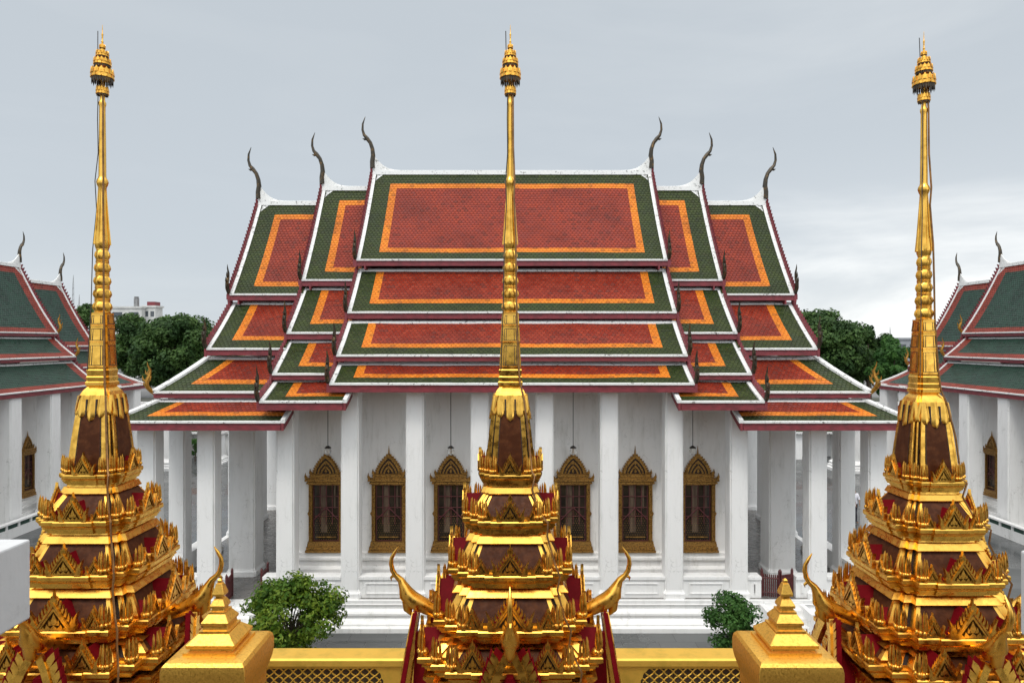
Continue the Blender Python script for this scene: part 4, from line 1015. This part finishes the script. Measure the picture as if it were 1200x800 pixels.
            if i == 4: put(bud, -.93, yf+.08, 0, 'bud_antefix'); put(bud, .93, yf+.08, 0, 'bud_antefix')
    # lower body under the last ledge, with lattice openings
    mb = MB(); mb.loft([plan(h, z_(z)) for h, z in ((1.42, ZT), (1.42, ZT+.25), (1.34, ZT+.3), (1.34, -5.5), (1.40, -5.42), (1.40, -5.385))]); L(mb, 'lower_body', GOLD)
    for k in range(4):
        a = k*math.pi/2; rot = lambda x, y, z: (x*math.cos(a)-y*math.sin(a), x*math.sin(a)+y*math.cos(a), z_(z))
        # four porches: maroon roof, feathered barge boards, bird-like ridge finial
        pr_ = MB(); zA, zB = -4.98, -6.6
        pr_.loft([[rot(-.05, -r_, zA-.12), rot(-.62, -r_-.0, zB), rot(.62, -r_, zB), rot(.05, -r_, zA-.12)] for r_ in (1.2, 1.66)]); po = L(pr_, 'porch_roof', MAROON)
        lb = MB()
        for s in (-1, 1):
            lean = lambda z: 1.64+(zA+.25-z)*.15
            nseg = 10; pts = []
            for j in range(nseg+1):
                t = j/nseg; z = lerp(zA+.22, -6.8, t); x = .05+.70*t**.82; pts.append((x*s, z))
            lb.loft([[rot(x-s*.05, -lean(z)+.02, z), rot(x+s*.05, -lean(z)+.02, z+.05), rot(x+s*.05, -lean(z)-.07, z+.05), rot(x-s*.05, -lean(z)-.07, z)] for x, z in pts], 0)
            lb.loft([[rot(x+s*.05, -lean(z)+.025, z+.02), rot(x+s*.16, -lean(z)+.025, z+.12), rot(x+s*.16, -lean(z)-.01, z+.12), rot(x+s*.05, -lean(z)-.01, z+.02)] for x, z in pts], 1)
            for j in range(1, 16):
                t = j/16; z = lerp(zA+.22, -6.8, t); x = (.05+.70*t**.82)
                lb.prism([(x+.02, z), (x+.09, z-.07), (x+.18, z+.10), (x+.15, z+.20), (x+.07, z+.12)], lambda u, v, d: rot(s*u, -(lean(v)+d), v), -.02, .05, 0)
                lb.prism([(x+.16, z+.06), (x+.20, z+.10), (x+.17, z+.24), (x+.14, z+.19)], lambda u, v, d: rot(s*u, -(lean(v)+d), v), -.03, .045, 1)
        L(lb, 'feathered_barge_board', [GOLD, MAROON], po)
        bd = MB(); path = [(1.15, -4.80), (1.35, -4.72), (1.55, -4.62), (1.72, -4.53), (1.83, -4.42), (1.87, -4.30), (1.93, -4.18), (2.02, -4.10), (2.07, -4.02), (2.095, -3.90), (2.085, -3.80), (2.03, -3.70), (1.965, -3.60)]
        rad = [.10, .115, .135, .148, .138, .092, .058, .045, .045, .040, .034, .028, .008]
        bd.tube([rot(0, -r_, z) for r_, z in path], rad, 12)
        bd.tube([rot(0, -2.04, -4.10), rot(0, -2.10, -4.15), rot(0, -2.09, -4.20)], [.035, .022, .004], 5)
        bd.tube([rot(0, -1.80, -4.52), rot(0, -1.80, -4.70), rot(0, -1.74, -4.80)], [.11, .08, .02], 8)
        L(bd, 'bird_finial', GOLD, smooth=60)
        la = MB(); lw = 1.2
        for (u0, v0, u1, v1) in [(u, -7.3, u+.5*sg, -5.6) for u in [x*.14-1.1 for x in range(16)] for sg in (-1, 1)]:
            la.tube([rot(u0, -1.37, v0), rot(u1, -1.37, v1)], .012, 4)
        L(la, 'lattice', GOLDO)
    # copper strap and cable running down
    cb_ = MB(); th = R(-52); c_, s_ = math.cos(th), math.sin(th); pts = [(.05, 4.6), (.075, 4.2), (.085, 3.4), (.12, 2.8), (.10, 2.5), (.15, 1.8), (.165, 1.2), (.175, .5), (.235, -.4), (.27, -.72), (.36, -.95), (.50, -1.5), (.58, -2.2), (.66, -2.26), (.60, -2.5), (.80, -2.85), (1.02, -2.97), (.98, -3.2), (1.16, -3.6), (1.30, -3.78), (1.26, -4.0), (1.40, -4.4), (1.54, -4.57), (1.50, -4.8), (1.68, -5.0), (1.82, -5.12), (1.78, -5.4), (1.75, -7.0)]
    pp = [(r_*c_*(1+.02*math.sin(z*5)), r_*s_, z_(z)) for r_, z in pts]
    cb_.tube(pp, .017, 5); L(cb_, 'copper_strap', COPPER, smooth=60)
    c2 = MB(); th = R(-135); c_, s_ = math.cos(th), math.sin(th)
    c2.tube([(.055*c_, .055*s_, z_(4.9)), (.075*c_, .075*s_, z_(3.9)), (.065*c_, .065*s_, z_(3.3)), (.115*c_, .115*s_, z_(2.8)), (.09*c_, .09*s_, z_(2.3)), (.15*c_, .15*s_, z_(1.6)), (.175*c_, .175*s_, z_(.6)), (.23*c_, .23*s_, z_(-.5))], .009, 4)
    c2.tube([(-.06, 0, z_(4.75)), (-.075, -.01, z_(5.15)), (-.08, 0, z_(5.45))], .008, 4); L(c2, 'cable', CABLE)

SPZ = -7.75
sp0 = thing('golden_spire', 'golden tiered spire in the centre of the photo, before the middle of the hall', 'spire', (0, 12, SPZ), 'golden spires in a row')
spire(sp0)
sp1 = copy_tree(sp0); sp1.location = (-7.2, 12, SPZ); sp1['label'] = 'golden tiered spire on the left, beside the white ledge and left side hall'
sp2 = copy_tree(sp0); sp2.location = (7.24, 12, SPZ-.12); sp2['label'] = 'golden tiered spire on the right, before the right side hall'
sp0.location.x = -.03

# ------------------------------------------------------------------ terrace, gold parapet, pillar caps, ledges beside the viewpoint
tm_ = MB(); tm_.box(-14, 14, -6, 13.95, -H+.004, -7.76); structure('terrace', tm_, FLOORW)
for s, lab in ((-1, 'gold parapet with diamond lattice left of the central spire'), (1, 'gold parapet with diamond lattice right of the central spire')):
    pr = thing('parapet', lab, 'parapet', (s*3.6, 13.7, -7.75), 'gold lattice parapets')
    cp = MB(); x0, x1 = s*1.2, s*14
    xs_ = sorted((x0, x1))
    cp.loft([[(x, 13.46, -6.40), (x, 13.46, -6.29), (x, 13.50, -6.26), (x, 13.92, -6.245), (x, 13.94, -6.27), (x, 13.94, -6.40)] for x in xs_]); cp.build('coping', GOLDP, pr)
    fm = MB(); pan = [(2.55, 5.05), (5.6, 8.8), (9.4, 13.2)]
    prev = 1.2
    for a, b in pan+[(14, 14)]:
        fm.box(s*prev, s*a, 13.52, 13.88, -7.75, -6.402); prev = b
    for a, b in pan:
        fm.box(s*a, s*b, 13.52, 13.88, -7.75, -7.45); fm.box(s*a, s*b, 13.52, 13.6, -6.47, -6.402)
        fm.box(s*(a+.0), s*(b-.0), 13.74, 13.78, -7.45, -6.47)
        for xx, d in ((a, 1), (b, -1)):
            fm.prism([(xx, -6.47), (xx+d*.16, -6.47), (xx+d*.11, -6.53), (xx+d*.05, -6.56), (xx+d*.04, -6.66), (xx, -6.70)], lambda u, v, dd: (s*u, dd, v), 13.52, 13.58)
    fm.build('frame', GOLDP, pr)
    for a, b in pan:
        la = MB(); u = a-1.15
        while u < b:
            for sg in (1, -1):
                pts = []
                for j in range(25):
                    t = j/24; z = lerp(-7.45, -6.47, t); ux = u+(t if sg > 0 else 1-t)*1.14+.012*sg*math.sin(t*math.pi*12)
                    if a+.003 <= ux <= b-.003: pts.append((s*ux, 13.545+(.010 if sg > 0 else 0), z))
                if len(pts) > 1: la.tube(pts, .014, 5)
            u += .19
        la.build('lattice', GOLDP, pr)
        bk = MB(); bk.box(s*a, s*b, 13.70, 13.739, -7.449, -6.471); bk.build('back_panel', BACKP, pr)
def cap_pillar(x, y, label):
    root = thing('parapet_pillar', label, 'pillar', (x, y, -7.75), 'gold capped pillars')
    def ring(h, z, c=.0):
        c = min(c, h*.5)
        if c <= 0: c = .002
        q = [(h, -h+c), (h, h-c), (h-c, h)]; pts = []
        for k in range(4):
            a = k*math.pi/2; ca, sa = round(math.cos(a)), round(math.sin(a))
            for X, Y in q[1:]: pts.append((x+X*ca-Y*sa, y+X*sa+Y*ca, z))
        return pts
    mb = MB(); S = .49
    pr = [(.36, -4.22), (.40, -4.16), (.40, -4.02), (.43, -3.94), (.455, -3.86), (.47, -3.77), (.47, -3.66), (.457, -3.60), (.43, -3.566), (.39, -3.55), (.30, -3.545), (.30, -3.515), (.25, -3.51), (.245, -3.49), (.275, -3.478), (.278, -3.44),
          (.18, -3.35), (.175, -3.348), (.175, -3.322), (.145, -3.317), (.14, -3.272), (.157, -3.262), (.158, -3.235), (.10, -3.155), (.098, -3.132), (.075, -3.127), (.07, -3.10), (.088, -3.092), (.088, -3.065), (.052, -3.0), (.04, -2.992), (.04, -2.972), (.068, -2.958), (.069, -2.935), (.034, -2.825), (.024, -2.822), (.024, -2.79), (.006, -2.77)]
    mb.loft([ring(h, z, .006) for h, z in pr]); c = mb.build('cap', GOLDM, root, smooth=18)
    sh = MB(); sh.loft([ring(h, z, .02) for h, z in ((.34, -7.745), (.34, -4.221))]); sh.build('shaft', WHITE, root)
cap_pillar(-3.42, 8.0, 'white pillar with a stepped gold cap left of the central spire')
cap_pillar(3.20, 8.0, 'white pillar with a stepped gold cap right of the central spire')
for s, lab in ((-1, 'grey white masonry ledge at the left edge of the photo'), (1, 'grey white masonry ledge at the right edge of the photo')):
    mb = MB(); x = 2.82; y1 = 4.0 if s < 0 else 3.79
    def bev(x0, x1, ya, yb, za, zb, c=.012):
        return [[(s*x0, ya, za), (s*(x1), ya, za), (s*x1, ya, zb-c), (s*(x1-(-c)), ya, zb)], ]
    mb.box(s*x, s*(x+1.4), -1.5, y1, -1.62, -1.155); mb.box(s*(x+.16), s*(x+1.3), -1.5, y1-.15, -2.4, -1.621)
    o = mb.build('masonry_ledge', LEDGE); bv = o.modifiers.new('bevel', 'BEVEL'); bv.width = .012; bv.segments = 2
    tag(o, lab, 'ledge', 'masonry ledges beside the viewpoint')
# the taller tier of the building the picture is taken from, behind the viewpoint (unseen; sized and darkened to deepen the gilding's reflections)
tw = thing('unseen_tower', 'unseen tower tier with dark window openings behind the viewpoint, darkened for reflections', 'building', (0, -4.5, -7.75))
mb = MB(); mb.box(-13, 13, -9, -3, -7.75, 1.6); mb.box(-13.4, 13.4, -9.4, -2.7, 1.6, 1.9); mb.box(-13.8, 13.8, -9, -2.6, -7.75, -2.0); mb.build('wall', UNSEEN_TOWER, tw)
mb = MB()
for x in (-10, -6, -2, 2, 6, 10): mb.box(x-.9, x+.9, -2.99, -2.95, -1.2, 1.0)
mb.build('window', DARKG, tw)

# ------------------------------------------------------------------ lift the whole place so that the courtyard is at z = 0
for o in list(sc.objects):
    if o.parent is None and o.type in {'MESH', 'EMPTY'}: o.location.z += H
